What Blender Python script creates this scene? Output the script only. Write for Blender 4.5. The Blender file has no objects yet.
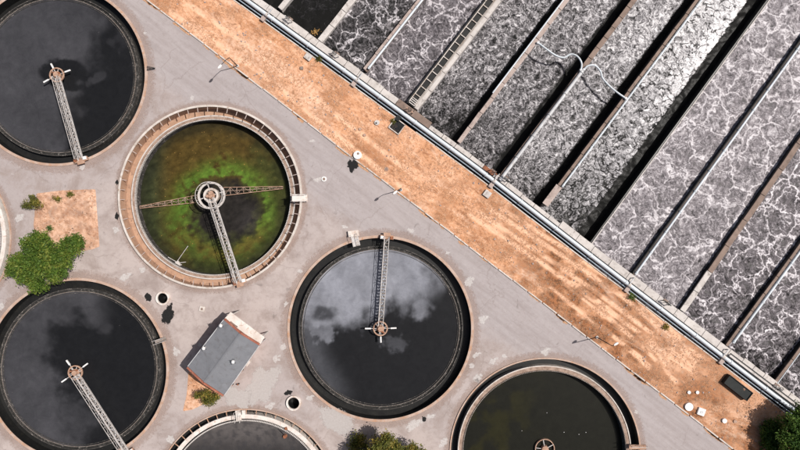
import bpy, math, random
from mathutils import Vector, Matrix, noise as mn

random.seed(7)
R = math.radians
scene = bpy.context.scene
COL = scene.collection

# ------------------------------------------------------------------ camera, sky, sun, exposure
S = 0.13            # metres per photo pixel on the ground
H = 70.0            # drone height
cam_d = bpy.data.cameras.new('camera')
cam = bpy.data.objects.new('camera', cam_d)
COL.objects.link(cam)
cam.location = (0, 0, H)
cam.rotation_euler = (0, 0, 0)
cam_d.sensor_width = 36.0
cam_d.lens = 36.0 * H / (800 * S)
cam_d.clip_start = 0.5
cam_d.clip_end = 2000
scene.camera = cam

SUN_EL, SUN_AZ = 57.0, 15.0     # azimuth: degrees from +X towards +Y
world = bpy.data.worlds.new('World')
scene.world = world
world.use_nodes = True
wn = world.node_tree
bg = wn.nodes['Background']
sky = wn.nodes.new('ShaderNodeTexSky')
sky.sky_type = 'NISHITA'
sky.sun_disc = False
sky.sun_elevation = R(SUN_EL)
sky.sun_rotation = R(90 - SUN_AZ)
sky.air_density = 0.8
sky.dust_density = 4.0
sky.ozone_density = 0.3
wn.links.new(sky.outputs[0], bg.inputs[0])
bg.inputs[1].default_value = 0.07
sd = bpy.data.lights.new('sun', 'SUN')
sd.energy = 4.9
sd.angle = R(0.5)
sd.color = (1.0, 0.95, 0.90)
sun = bpy.data.objects.new('sun', sd)
COL.objects.link(sun)
to_sun = Vector((math.cos(R(SUN_EL)) * math.cos(R(SUN_AZ)), math.cos(R(SUN_EL)) * math.sin(R(SUN_AZ)), math.sin(R(SUN_EL))))
sun.rotation_euler = to_sun.to_track_quat('Z', 'Y').to_euler()
sun.location = to_sun * 60
vs = scene.view_settings
vs.view_transform = 'Standard'
vs.look = 'None'
vs.exposure = 0.0
vs.gamma = 1.0
vs.use_curve_mapping = False

# ------------------------------------------------------------------ helpers
def P(x, y, z=0.0):
    """world point of height z that the survey photo shows at (x, y)"""
    k = S * (H - z) / H
    return Vector(((x - 400) * k, (225 - y) * k, z))

def tag(o, label=None, cat=None, group=None, kind=None):
    if label: o['label'] = label
    if cat: o['category'] = cat
    if group: o['group'] = group
    if kind: o['kind'] = kind
    return o

def thing(name, label, cat, loc=(0, 0, 0), group=None):
    o = bpy.data.objects.new(name, None)
    o.empty_display_size = 0.3
    o.location = loc
    COL.objects.link(o)
    return tag(o, label, cat, group)

def world_loc(o):
    v = Vector((0, 0, 0))
    while o is not None:
        v += o.location
        o = o.parent
    return v

class MB:
    def __init__(s):
        s.v, s.f, s.sm = [], [], []
    def add(s, vs_, fs, smooth=False):
        b = len(s.v)
        s.v.extend(Vector(p) for p in vs_)
        for f in fs:
            s.f.append([b + i for i in f]); s.sm.append(smooth)
    def prism(s, poly, z0, z1):
        n = len(poly)
        a = 0
        for i in range(n):
            j = (i + 1) % n
            a += poly[i][0] * poly[j][1] - poly[j][0] * poly[i][1]
        if a < 0: poly = poly[::-1]
        vs_ = [(p[0], p[1], z0) for p in poly] + [(p[0], p[1], z1) for p in poly]
        fs = [list(range(n))[::-1], list(range(n, 2 * n))]
        for i in range(n):
            j = (i + 1) % n
            fs.append([i, j, n + j, n + i])
        s.add(vs_, fs)
    def box(s, c, d, rz=0.0):
        c = Vector(c); hx, hy, hz = d[0] / 2, d[1] / 2, d[2] / 2
        m = Matrix.Rotation(rz, 3, 'Z')
        vs_ = [c + m @ Vector((sx * hx, sy * hy, sz * hz)) for sz in (-1, 1) for sx, sy in ((-1, -1), (1, -1), (1, 1), (-1, 1))]
        s.add(vs_, [[3, 2, 1, 0], [4, 5, 6, 7], [0, 1, 5, 4], [1, 2, 6, 5], [2, 3, 7, 6], [3, 0, 4, 7]])
    def bar(s, a, b, w, h):
        """box beam from a to b (centre line), width w, height h"""
        a, b = Vector(a), Vector(b)
        d = b - a
        if d.length < 1e-6: return
        d.normalize()
        up = Vector((0, 0, 1))
        if abs(d.z) > 0.98: up = Vector((1, 0, 0))
        sx = d.cross(up).normalized(); u = sx.cross(d).normalized()
        vs_ = []
        for p in (a, b):
            for i, j in ((-1, -1), (1, -1), (1, 1), (-1, 1)):
                vs_.append(p + sx * (i * w / 2) + u * (j * h / 2))
        s.add(vs_, [[0, 1, 2, 3], [7, 6, 5, 4], [0, 4, 5, 1], [1, 5, 6, 2], [2, 6, 7, 3], [3, 7, 4, 0]])
    def tube(s, pts, r, n=10, caps=True):
        pts = [Vector(p) for p in pts]
        rs = r if isinstance(r, (list, tuple)) else [r] * len(pts)
        vs_, fs = [], []
        for k, p in enumerate(pts):
            d = (pts[min(k + 1, len(pts) - 1)] - pts[max(k - 1, 0)])
            if d.length < 1e-9: d = Vector((0, 0, 1))
            d.normalize()
            up = Vector((0, 0, 1)) if abs(d.z) < 0.95 else Vector((1, 0, 0))
            a = d.cross(up).normalized(); b = a.cross(d).normalized()
            for i in range(n):
                t = 2 * math.pi * i / n
                vs_.append(p + a * (math.cos(t) * rs[k]) + b * (math.sin(t) * rs[k]))
        for k in range(len(pts) - 1):
            for i in range(n):
                j = (i + 1) % n
                fs.append([k * n + i, (k + 1) * n + i, (k + 1) * n + j, k * n + j])
        s.add(vs_, fs, True)
        if caps:
            m = len(pts) - 1
            s.add(vs_[:n], [list(range(n))]); s.add(vs_[m * n:], [list(range(n))[::-1]])
    def ring(s, c, prof, n=144, a0=0.0, a1=2 * math.pi, closed_prof=True, smooth=False):
        """revolve profile [(r, z)...] round c"""
        full = abs(a1 - a0 - 2 * math.pi) < 1e-6
        m = len(prof)
        cnt = n if full else n + 1
        vs_, fs = [], []
        for k in range(cnt):
            t = a0 + (a1 - a0) * k / n
            for r_, z in prof:
                vs_.append((c[0] + r_ * math.cos(t), c[1] + r_ * math.sin(t), z))
        for k in range(n):
            k2 = (k + 1) % cnt
            for i in range(m if closed_prof else m - 1):
                j = (i + 1) % m
                fs.append([k * m + i, k2 * m + i, k2 * m + j, k * m + j])
        s.add(vs_, fs, smooth)
        if not full and closed_prof:
            s.add(vs_[:m], [list(range(m))]); s.add(vs_[-m:], [list(range(m))[::-1]])
    def cyl(s, c, r, z0, z1, n=24, r1=None):
        r1 = r if r1 is None else r1
        vs_ = [(c[0] + r * math.cos(2 * math.pi * i / n), c[1] + r * math.sin(2 * math.pi * i / n), z0) for i in range(n)]
        vs_ += [(c[0] + r1 * math.cos(2 * math.pi * i / n), c[1] + r1 * math.sin(2 * math.pi * i / n), z1) for i in range(n)]
        fs = [[i, (i + 1) % n, n + (i + 1) % n, n + i] for i in range(n)]
        s.add(vs_, fs, True)
        s.add(vs_[n:], [list(range(n))]); s.add(vs_[:n], [list(range(n))[::-1]])
    def build(s, name, mat, parent=None, attrs=None, bevel=0.0):
        off = world_loc(parent) if parent else Vector((0, 0, 0))
        me = bpy.data.meshes.new(name)
        me.from_pydata([p - off for p in s.v], [], s.f)
        me.polygons.foreach_set('use_smooth', s.sm)
        if attrs:
            for an, vals in attrs.items():
                at = me.color_attributes.new(an, 'FLOAT_COLOR', 'POINT')
                flat = []
                for q in vals: flat.extend((q[0], q[1], q[2], 1.0))
                at.data.foreach_set('color', flat)
        me.materials.append(mat)
        me.update()
        o = bpy.data.objects.new(name, me)
        if parent: o.parent = parent
        COL.objects.link(o)
        if bevel > 0:
            b = o.modifiers.new('bevel', 'BEVEL'); b.width = bevel; b.segments = 1; b.limit_method = 'ANGLE'
        return o

def fbm(p, oct_=4, lac=2.1):
    """0..1"""
    return max(0.0, min(1.0, 0.5 + 0.5 * mn.fractal(Vector(p), 0.9, lac, oct_)))

def sstep(a, b, x):
    if a == b: return 1.0 if x > a else 0.0
    t = max(0.0, min(1.0, (x - a) / (b - a)))
    return t * t * (3 - 2 * t)

def lerp3(a, b, t):
    return (a[0] + (b[0] - a[0]) * t, a[1] + (b[1] - a[1]) * t, a[2] + (b[2] - a[2]) * t)

# ------------------------------------------------------------------ materials
class NT:
    def __init__(s, name, rough=0.8, spec=0.3):
        s.m = bpy.data.materials.new(name)
        s.m.use_nodes = True
        s.t = s.m.node_tree
        s.b = s.t.nodes['Principled BSDF']
        s.b.inputs['Roughness'].default_value = rough
        s.b.inputs['Specular IOR Level'].default_value = spec
    def n(s, typ, **kw):
        nd = s.t.nodes.new(typ)
        for k, v in kw.items():
            if k.startswith('_'): setattr(nd, k[1:], v)
        return nd
    def set(s, sock, v):
        if hasattr(v, 'is_output') or isinstance(v, bpy.types.NodeSocket): s.t.links.new(v, sock)
        elif isinstance(v, (tuple, list)):
            sock.default_value = tuple(v) + ((1.0,) if len(v) == 3 and sock.type == 'RGBA' else ())
        else: sock.default_value = v
    def co(s, scale=(1, 1, 1), rot=0.0, which='Object'):
        c = s.n('ShaderNodeTexCoord')
        mp = s.n('ShaderNodeMapping')
        mp.inputs['Rotation'].default_value = (0, 0, rot)
        s.t.links.new(c.outputs[which], mp.inputs[0])
        if tuple(scale) == (1, 1, 1): return mp.outputs[0]
        m2 = s.n('ShaderNodeMapping')           # turn first, then stretch along the turned axes
        m2.inputs['Scale'].default_value = scale
        s.t.links.new(mp.outputs[0], m2.inputs[0])
        return m2.outputs[0]
    def noise(s, co, scale, detail=4, rough=0.55, dist=0.0, color=False):
        nd = s.n('ShaderNodeTexNoise')
        s.set(nd.inputs['Vector'], co)
        nd.inputs['Scale'].default_value = scale
        nd.inputs['Detail'].default_value = detail
        nd.inputs['Roughness'].default_value = rough
        nd.inputs['Distortion'].default_value = dist
        return nd.outputs['Color' if color else 'Fac']
    def edge(s, co, scale, w):
        nd = s.n('ShaderNodeTexVoronoi', _feature='DISTANCE_TO_EDGE')
        s.set(nd.inputs['Vector'], co)
        nd.inputs['Scale'].default_value = scale
        return s.rng(nd.outputs['Distance'], 0.0, w, 1.0, 0.0)
    def rng(s, v, a, b, c=0.0, d=1.0, smooth=True):
        nd = s.n('ShaderNodeMapRange', _interpolation_type='SMOOTHSTEP' if smooth else 'LINEAR')
        s.set(nd.inputs[0], v)
        for i, q in enumerate((a, b, c, d)): nd.inputs[i + 1].default_value = q
        return nd.outputs[0]
    def math(s, op, a, b=0.0, clamp=False):
        nd = s.n('ShaderNodeMath', _operation=op, _use_clamp=clamp)
        s.set(nd.inputs[0], a); s.set(nd.inputs[1], b)
        return nd.outputs[0]
    def vmath(s, op, a, b):
        nd = s.n('ShaderNodeVectorMath', _operation=op)
        s.set(nd.inputs[0], a)
        if op == 'SCALE': s.set(nd.inputs['Scale'], b)
        else: s.set(nd.inputs[1], b)
        return nd.outputs[0]
    def mix(s, fac, a, b, mode='MIX'):
        nd = s.n('ShaderNodeMix', _data_type='RGBA', _blend_type=mode)
        s.set(nd.inputs[0], fac); s.set(nd.inputs[6], a); s.set(nd.inputs[7], b)
        return nd.outputs[2]
    def ramp(s, fac, stops):
        nd = s.n('ShaderNodeValToRGB')
        els = nd.color_ramp.elements
        els[0].position, els[0].color = stops[0][0], tuple(stops[0][1]) + (1,)
        els[1].position, els[1].color = stops[-1][0], tuple(stops[-1][1]) + (1,)
        for p, c in stops[1:-1]:
            e = els.new(p); e.color = tuple(c) + (1,)
        s.set(nd.inputs[0], fac)
        return nd.outputs[0]
    def attr(s, name):
        nd = s.n('ShaderNodeAttribute', _attribute_name=name)
        return nd.outputs
    def col(s, c): s.set(s.b.inputs['Base Color'], c)
    def rough(s, c): s.set(s.b.inputs['Roughness'], c)
    def bump(s, h, strength=0.4, dist=0.05):
        nd = s.n('ShaderNodeBump')
        nd.inputs['Strength'].default_value = strength
        nd.inputs['Distance'].default_value = dist
        s.set(nd.inputs['Height'], h)
        s.t.links.new(nd.outputs[0], s.b.inputs['Normal'])

M = {}

def weathered(name, base, dark, stain=None, rough=0.85, sc=1.0, metal=0.0, spec=0.3, rand=0.0):
    t = NT(name, rough, spec)
    co = t.co()
    a = t.noise(co, 0.9 * sc, 6, 0.65)
    b = t.noise(co, 7.0 * sc, 5, 0.7)
    c = t.mix(t.rng(a, 0.35, 0.7), base, dark)
    if stain: c = t.mix(t.rng(t.noise(co, 1.7 * sc, 5, 0.7, 0.6), 0.52, 0.68), c, stain)
    c = t.mix(t.rng(b, 0.3, 0.75), c, t.mix(0.35, c, dark), 'MIX')
    if rand:
        oi = t.n('ShaderNodeObjectInfo')
        c = t.mix(t.math('MULTIPLY', oi.outputs['Random'], rand), c, dark)
    t.col(c)
    t.b.inputs['Metallic'].default_value = metal
    t.bump(b, 0.25, 0.02)
    M[name] = t.m
    return t.m

weathered('concrete_pale', (0.58, 0.545, 0.515), (0.44, 0.405, 0.38), (0.24, 0.21, 0.19), rand=0.35)
weathered('concrete_pink', (0.47, 0.39, 0.355), (0.33, 0.26, 0.23), (0.17, 0.135, 0.12), rand=0.5)
weathered('concrete_brown', (0.27, 0.20, 0.165), (0.18, 0.13, 0.105), (0.10, 0.078, 0.066), rand=0.5)
weathered('concrete_rim', (0.47, 0.37, 0.315), (0.36, 0.23, 0.165), (0.44, 0.24, 0.14))
weathered('concrete_white', (0.60, 0.555, 0.515), (0.44, 0.385, 0.34), (0.33, 0.24, 0.18))
weathered('channel_tan', (0.44, 0.28, 0.19), (0.33, 0.20, 0.135), (0.22, 0.14, 0.10))
weathered('wet_dark', (0.016, 0.016, 0.0155), (0.010, 0.010, 0.010), (0.022, 0.021, 0.018), rough=0.4)
weathered('algae_grey', (0.065, 0.059, 0.054), (0.024, 0.023, 0.022), (0.24, 0.215, 0.195), sc=1.6)
weathered('gutter_dark', (0.030, 0.028, 0.026), (0.014, 0.014, 0.0135), (0.15, 0.14, 0.13), sc=1.3)
weathered('weir_plate', (0.30, 0.26, 0.23), (0.12, 0.105, 0.095), (0.20, 0.13, 0.09), sc=2.5)
weathered('ring_dirty', (0.38, 0.28, 0.225), (0.21, 0.145, 0.11), (0.15, 0.10, 0.075), sc=1.5)
weathered('galvanised', (0.55, 0.53, 0.52), (0.40, 0.37, 0.35), (0.33, 0.24, 0.18), rough=0.5, sc=2.0)
weathered('white_paint', (0.78, 0.77, 0.76), (0.66, 0.64, 0.62), None, rough=0.5)
weathered('pipe_white', (0.60, 0.645, 0.68), (0.50, 0.54, 0.57), None, rough=0.45)
weathered('pipe_blue', (0.40, 0.47, 0.53), (0.30, 0.35, 0.40), None, rough=0.45)
weathered('pipe_silver', (0.55, 0.56, 0.57), (0.42, 0.42, 0.43), (0.33, 0.30, 0.28), rough=0.45)
weathered('dark_metal', (0.03, 0.03, 0.031), (0.018, 0.018, 0.018), None, rough=0.6)
weathered('trench_dark', (0.014, 0.016, 0.017), (0.008, 0.009, 0.010), None)
weathered('rust', (0.30, 0.115, 0.055), (0.15, 0.065, 0.04), (0.10, 0.07, 0.06), sc=2.5)
weathered('rust_pale', (0.45, 0.30, 0.22), (0.32, 0.19, 0.13), (0.22, 0.12, 0.08), sc=2.5)
weathered('red_brick', (0.34, 0.12, 0.075), (0.24, 0.085, 0.055), (0.40, 0.22, 0.16), sc=2.0)
weathered('roof_metal', (0.19, 0.195, 0.21), (0.15, 0.155, 0.168), (0.13, 0.127, 0.13), rough=0.5, rand=0.5)
weathered('plaster_white', (0.70, 0.66, 0.62), (0.54, 0.47, 0.42), (0.44, 0.32, 0.25))
weathered('bark', (0.11, 0.08, 0.06), (0.06, 0.045, 0.035))
weathered('tarp_black', (0.020, 0.023, 0.022), (0.012, 0.014, 0.014), None, rough=0.75)

# pavement: weathered pinkish concrete with cracks, a smoother lavender lane beside the kerb
t = NT('pavement', 0.9, 0.25)
co = t.co()
warp = t.vmath('ADD', co, t.vmath('SCALE', t.noise(co, 0.5, 4, 0.6, 0, True), 1.6))
big = t.noise(co, 0.045, 4, 0.55)
mid = t.noise(co, 0.35, 6, 0.68, 0.4)
fine = t.noise(co, 5.0, 6, 0.75)
c = t.mix(t.rng(big, 0.36, 0.64), (0.415, 0.355, 0.332), (0.352, 0.308, 0.30))
c = t.mix(t.rng(mid, 0.40, 0.70), c, (0.285, 0.232, 0.212))
c = t.mix(t.math('MULTIPLY', t.rng(t.noise(co, 1.3, 5, 0.7, 0.8), 0.60, 0.75), 0.5), c, (0.47, 0.43, 0.41))
sx = t.n('ShaderNodeSeparateXYZ'); t.t.links.new(co, sx.inputs[0])
# signed distance from the kerb line (metres, positive towards the tanks)
kd = t.math('ADD', t.math('MULTIPLY', sx.outputs['X'], -0.6076), t.math('MULTIPLY', sx.outputs['Y'], -0.7942))
kd = t.math('ADD', kd, 2.22)
kdw = t.math('ADD', kd, t.math('MULTIPLY', t.math('SUBTRACT', mid, 0.5), 3.5))
lane = t.rng(kdw, 5.0, 7.5, 1.0, 0.0)
lanec = t.mix(t.rng(t.noise(t.co((0.12, 1.2, 1), R(37.4)), 1.0, 5, 0.65), 0.35, 0.7), (0.362, 0.327, 0.326), (0.292, 0.258, 0.254))
c = t.mix(t.math('MULTIPLY', lane, 0.8), c, lanec)
cr = t.edge(warp, 0.13, 0.012)
cr2 = t.edge(warp, 0.38, 0.018)
crm = t.math('MAXIMUM', cr, t.math('MULTIPLY', cr2, t.rng(t.noise(co, 0.11, 3), 0.5, 0.62)))
crm = t.math('MULTIPLY', crm, t.rng(t.noise(co, 0.22, 3), 0.42, 0.58))
c = t.mix(t.math('MULTIPLY', crm, 0.28), c, (0.17, 0.13, 0.115))
grit = t.noise(co, 2.2, 6, 0.8)
c = t.mix(t.rng(grit, 0.50, 0.72, 0.0, 0.5), c, (0.235, 0.195, 0.18))
c = t.mix(t.rng(grit, 0.45, 0.28, 0.0, 0.4), c, (0.50, 0.45, 0.425))
c = t.mix(t.math('MULTIPLY', t.rng(t.noise(co, 0.75, 3, 0.5, 1.0), 0.66, 0.74), 0.45), c, (0.16, 0.135, 0.125))
t.col(c)
t.bump(t.math('ADD', fine, t.math('MULTIPLY', crm, -0.8)), 0.22, 0.03)
M['pavement'] = t.m

# dry soil: streaked tan / rust, with vertex colours carrying worn tracks and grass litter
def soil_mat(name, rot, pale=0.0):
    t = NT(name, 0.95, 0.12)
    co = t.co((1, 1, 1), rot)
    st = t.co((0.42, 1.0, 1), rot)
    a = t.noise(st, 0.30, 6, 0.68, 0.5)
    b = t.noise(st, 1.3, 6, 0.75, 0.4)
    f = t.noise(co, 2.3, 6, 0.85)
    c = t.ramp(a, [(0.30, (0.42, 0.200, 0.100)), (0.43, (0.57, 0.30, 0.162)), (0.56, (0.68, 0.385, 0.228)), (0.70, (0.77, 0.50, 0.34))])
    c = t.mix(t.rng(b, 0.50, 0.64, 0, 0.75), c, (0.27, 0.118, 0.056))
    b2 = t.noise(t.co((0.22, 1.0, 1), rot), 1.6, 6, 0.72)
    c = t.mix(t.rng(b2, 0.50, 0.64, 0, 0.45), c, (0.80, 0.53, 0.36))
    c = t.mix(t.rng(f, 0.52, 0.62, 0, 0.7), c, (0.25, 0.122, 0.066))
    c = t.mix(t.rng(f, 0.47, 0.36, 0, 0.6), c, (0.80, 0.585, 0.435))
    at = t.attr('wear')
    sp = t.n('ShaderNodeSeparateColor'); t.t.links.new(at['Color'], sp.inputs[0])
    c = t.mix(sp.outputs[0], c, t.mix(t.rng(b, 0.4, 0.7), (0.80, 0.52, 0.35), (0.68, 0.41, 0.26)))
    c = t.mix(sp.outputs[1], c, t.mix(t.rng(f, 0.42, 0.58), (0.115, 0.055, 0.028), (0.36, 0.158, 0.072)))
    if pale: c = t.mix(pale, c, t.mix(t.rng(f, 0.42, 0.6), (0.56, 0.43, 0.355), (0.34, 0.235, 0.18)))
    g_ = t.noise(co, 1.1, 7, 0.82)
    c = t.mix(t.rng(g_, 0.52, 0.66, 0, 0.45), c, (0.27, 0.135, 0.072))
    c = t.mix(t.rng(t.noise(st, 0.16, 5, 0.7, 0.8), 0.50, 0.62, 0, 0.55), c, t.mix(t.rng(f, 0.44, 0.58), (0.80, 0.57, 0.42), (0.55, 0.32, 0.20)))
    c = t.mix(1.0, c, (0.95, 0.91, 0.90), 'MULTIPLY')
    t.col(c)
    t.bump(t.math('ADD', f, b), 0.5, 0.08)
    M[name] = t.m
soil_mat('soil', R(36.9))
soil_mat('soil_pale', R(10), 0.4)

# water of the round tanks: colour attribute 'tint' = scum films, algae; fine flecks on top
def tank_water_mat(name, flecks, rough=0.35):
    t = NT(name, rough, 0.12)
    co = t.co()
    at = t.attr('tint')['Color']
    n1 = t.noise(t.vmath('ADD', co, t.vmath('SCALE', t.noise(co, 0.5, 3, 0.5, 0, True), 2.2)), 0.9, 7, 0.75)
    c = t.mix(1.0, at, t.ramp(n1, [(0.30, (0.78, 0.78, 0.79)), (0.72, (1.22, 1.22, 1.21))]), 'MULTIPLY')
    v = t.n('ShaderNodeTexVoronoi', _feature='F1'); t.t.links.new(co, v.inputs['Vector']); v.inputs['Scale'].default_value = 0.9
    fl = t.rng(v.outputs['Distance'], 0.05, 0.085, 1.0, 0.0)
    fl = t.math('MULTIPLY', fl, t.rng(t.noise(co, 0.55, 2), 0.58, 0.66))
    c = t.mix(t.math('MULTIPLY', fl, flecks), c, (0.40, 0.37, 0.34))
    t.col(c)
    t.bump(t.noise(co, 1.8, 3, 0.5), 0.05, 0.05)
    M[name] = t.m
tank_water_mat('scum_water', 0.5)
t = NT('algae_water', 0.4, 0.12)
co = t.co()
at = t.attr('tint')['Color']
n1 = t.noise(co, 1.4, 6, 0.75, 0.8)
c = t.mix(1.0, at, t.ramp(n1, [(0.28, (0.50, 0.51, 0.53)), (0.75, (1.12, 1.10, 1.05))]), 'MULTIPLY')
v = t.n('ShaderNodeTexVoronoi', _feature='F1'); t.t.links.new(co, v.inputs['Vector']); v.inputs['Scale'].default_value = 3.6
sp = t.n('ShaderNodeSeparateColor'); t.t.links.new(at, sp.inputs[0])
fl = t.math('MULTIPLY', t.rng(v.outputs['Distance'], 0.16, 0.26, 1.0, 0.0), t.rng(t.noise(co, 1.4, 5, 0.7), 0.54, 0.64))
fl = t.math('MULTIPLY', fl, t.rng(sp.outputs[0], 0.03, 0.06))
c = t.mix(t.math('MULTIPLY', fl, 0.8), c, (0.36, 0.21, 0.06))
t.col(c)
M['algae_water'] = t.m

# aeration lanes: foam on dark liquor; 'cov' attribute = foam gathered, cut beside walls to deepen their shadow strip
def foam(name, dark, mid, light, veins, tex, cov, cl=0.0, fib=0.0, bub=0.0, patch=0.0, crack=0.0, warp1=1.0):
    """veins: [(cells per metre, half width, strength)], tex: small scale grain, cl: metre sized clumps,
    fib: curling filaments, bub: little boiling rosettes, patch: slow drifts, crack: torn dark gaps"""
    t = NT(name, 0.65, 0.2)
    co = t.co()
    def wob(sc, amt, det=2):
        return t.vmath('SCALE', t.vmath('SUBTRACT', t.noise(co, sc, det, 0.55, 0, True), (0.5, 0.5, 0.5)), amt)
    p1 = t.vmath('ADD', co, wob(0.45, 2.4 * warp1))
    p2 = t.vmath('ADD', p1, wob(1.9, 0.75))
    m = None
    def add(x):
        nonlocal m
        m = x if m is None else t.math('ADD', m, x)
    for k, (sc, w, a) in enumerate(veins):
        e = t.math('MULTIPLY', t.edge(p2, sc, w), a)
        if k: e = t.math('MULTIPLY', e, t.rng(t.noise(co, 0.28 + .15 * k, 3, 0.6), 0.40, 0.60))
        else: e = t.math('MULTIPLY', e, t.rng(t.noise(co, 0.22, 3, 0.6), 0.30, 0.52, 0.45, 1.0))
        add(e)
    add(t.math('MULTIPLY', t.math('SUBTRACT', t.noise(p2, 3.4, 3, 0.7), 0.5), tex))
    if cl: add(t.math('MULTIPLY', t.math('SUBTRACT', t.noise(p2, 1.3, 5, 0.68), 0.5), cl))
    if fib:
        n = t.noise(p2, 1.5, 3, 0.6, 1.2)
        add(t.math('MULTIPLY', t.math('SUBTRACT', 1.0, t.math('MULTIPLY', t.math('ABSOLUTE', t.math('SUBTRACT', n, 0.5)), 9.0), True), fib))
        n = t.noise(p2, 2.9, 2, 0.6, 0.8)
        add(t.math('MULTIPLY', t.math('SUBTRACT', 1.0, t.math('MULTIPLY', t.math('ABSOLUTE', t.math('SUBTRACT', n, 0.5)), 8.0), True), fib * .7))
    if bub:
        v = t.n('ShaderNodeTexVoronoi', _feature='F1'); t.set(v.inputs['Vector'], p1); v.inputs['Scale'].default_value = 0.42
        wv = t.math('SINE', t.math('ADD', t.math('MULTIPLY', v.outputs['Distance'], 16.0), t.math('MULTIPLY', t.noise(co, 1.1, 3), 9.0)))
        add(t.math('MULTIPLY', wv, bub))
        add(t.math('MULTIPLY', t.rng(v.outputs['Distance'], 0.0, 0.30, -1.0, 0.0), bub * 1.6))
    if patch: add(t.math('MULTIPLY', t.math('SUBTRACT', t.noise(co, 0.17, 3, 0.5, 0.6), 0.5), patch))
    if crack:
        tear = t.math('MULTIPLY', t.edge(p2, 0.95, 0.10), t.rng(t.noise(co, 0.8, 3, 0.6), 0.38, 0.55))
        add(t.math('MULTIPLY', tear, -crack))
    hgt = m
    sp = t.n('ShaderNodeSeparateColor'); t.t.links.new(t.attr('cov')['Color'], sp.inputs[0])
    m = t.math('ADD', m, t.math('SUBTRACT', sp.outputs[0], 0.5))
    m = t.math('ADD', m, cov, True)
    t.col(t.ramp(m, [(0.0, (0.011, 0.011, 0.0105)), (0.16, dark), (0.50, mid), (0.92, light)]))
    t.rough(t.rng(m, 0.05, 0.3, 0.3, 0.75))
    t.bump(hgt, 0.16, 0.06)
    t.set(t.b.inputs['Specular IOR Level'], t.rng(m, 0.0, 0.2, 0.03, 0.2))
    M[name] = t.m
DK = (0.016, 0.015, 0.016)
foam('foam_thin',  DK, (0.05, 0.048, 0.05), (0.42, 0.40, 0.40), [(0.5, 0.02, 0.22), (1.4, 0.03, 0.2)], 0.8, 0.0, patch=0.5)
foam('foam_web',   (0.020, 0.019, 0.0195), (0.125, 0.116, 0.122), (0.56, 0.535, 0.55), [(0.50, 0.075, 0.52), (1.1, 0.095, 0.36), (2.2, 0.13, 0.26)], 1.0, 0.10, cl=0.7, fib=0.08, patch=0.5)
foam('foam_veins', (0.034, 0.030, 0.033), (0.165, 0.150, 0.160), (0.58, 0.55, 0.567), [(0.34, 0.055, 0.44), (0.85, 0.08, 0.34), (2.0, 0.12, 0.25)], 1.2, 0.19, cl=0.6, fib=0.12, patch=0.35)
foam('foam_clump', (0.020, 0.019, 0.020), (0.175, 0.165, 0.173), (0.62, 0.605, 0.616), [(1.5, 0.10, 0.14)], 1.7, 0.12, cl=1.7, fib=0.26, patch=0.45)
foam('foam_bright', (0.026, 0.025, 0.026), (0.28, 0.268, 0.279), (0.76, 0.75, 0.756), [(1.5, 0.10, 0.12)], 1.7, 0.22, cl=1.6, fib=0.22, patch=0.4)
foam('foam_white', (0.024, 0.023, 0.024), (0.34, 0.33, 0.34), (0.86, 0.852, 0.853), [(1.5, 0.10, 0.10)], 1.3, 0.30, cl=1.3, fib=0.16, patch=0.2, crack=0.55)
foam('foam_mauve', (0.055, 0.049, 0.053), (0.225, 0.205, 0.216), (0.60, 0.572, 0.587), [(0.30, 0.055, 0.42), (0.8, 0.065, 0.27), (2.0, 0.11, 0.20)], 1.3, 0.27, cl=0.9, fib=0.13, bub=0.08, patch=0.3)
foam('foam_net',   (0.036, 0.031, 0.034), (0.185, 0.167, 0.178), (0.65, 0.62, 0.638), [(0.34, 0.06, 0.52), (0.85, 0.085, 0.38), (2.0, 0.12, 0.26)], 1.2, 0.19, cl=0.7, fib=0.13, bub=0.06, patch=0.3)

def leaf_mat(name, a, b, c_):
    t = NT(name, 0.6, 0.25)
    sp = t.n('ShaderNodeSeparateColor'); t.t.links.new(t.attr('leaf')['Color'], sp.inputs[0])
    c = t.ramp(sp.outputs[0], [(0.0, a), (0.55, b), (1.0, c_)])
    t.col(c)
    tr = t.n('ShaderNodeBsdfTranslucent'); t.t.links.new(c, tr.inputs[0])
    mx = t.n('ShaderNodeMixShader'); mx.inputs[0].default_value = 0.22
    t.t.links.new(t.b.outputs[0], mx.inputs[1]); t.t.links.new(tr.outputs[0], mx.inputs[2])
    t.t.links.new(mx.outputs[0], t.t.nodes['Material Output'].inputs[0])
    M[name] = t.m
leaf_mat('leaf_green', (0.038, 0.075, 0.012), (0.090, 0.155, 0.022), (0.19, 0.22, 0.038))
leaf_mat('leaf_dark', (0.025, 0.060, 0.013), (0.065, 0.130, 0.022), (0.13, 0.20, 0.032))
leaf_mat('leaf_olive', (0.055, 0.065, 0.013), (0.14, 0.145, 0.028), (0.30, 0.22, 0.045))
leaf_mat('straw', (0.30, 0.16, 0.085), (0.50, 0.29, 0.17), (0.66, 0.43, 0.27))

# ------------------------------------------------------------------ layout (survey pixels)
TANKS = dict(
    t1=dict(c=(56, 74.5), r=91.5), t2=dict(c=(211, 197), r=91.5), t3=dict(c=(380.5, 328.5), r=93.0),
    t4=dict(c=(77, 370), r=92.0), t5=dict(c=(246, 501), r=92.5), t6=dict(c=(545, 453), r=95.5), t7=dict(c=(-80, 238), r=91.5))

PIPE = [(-60, -222), (150, -69), (245, -0.5), (336, 65), (475, 166.6), (600, 263), (718, 353), (800, 415), (950, 528)]
NX, NY = 0.597, -0.802      # towards the basins, photo axes
def off(p, d): return (p[0] + NX * d, p[1] + NY * d)
def pipe_y(x):
    for a, b in zip(PIPE, PIPE[1:]):
        if a[0] <= x <= b[0]:
            return a[1] + (b[1] - a[1]) * (x - a[0]) / (b[0] - a[0])
    return PIPE[-1][1]
LEDGE = [off(p, -7.2) for p in PIPE]
KERB = [(-60, -158.3), (147, 0), (735, 450), (880, 561)]

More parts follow.
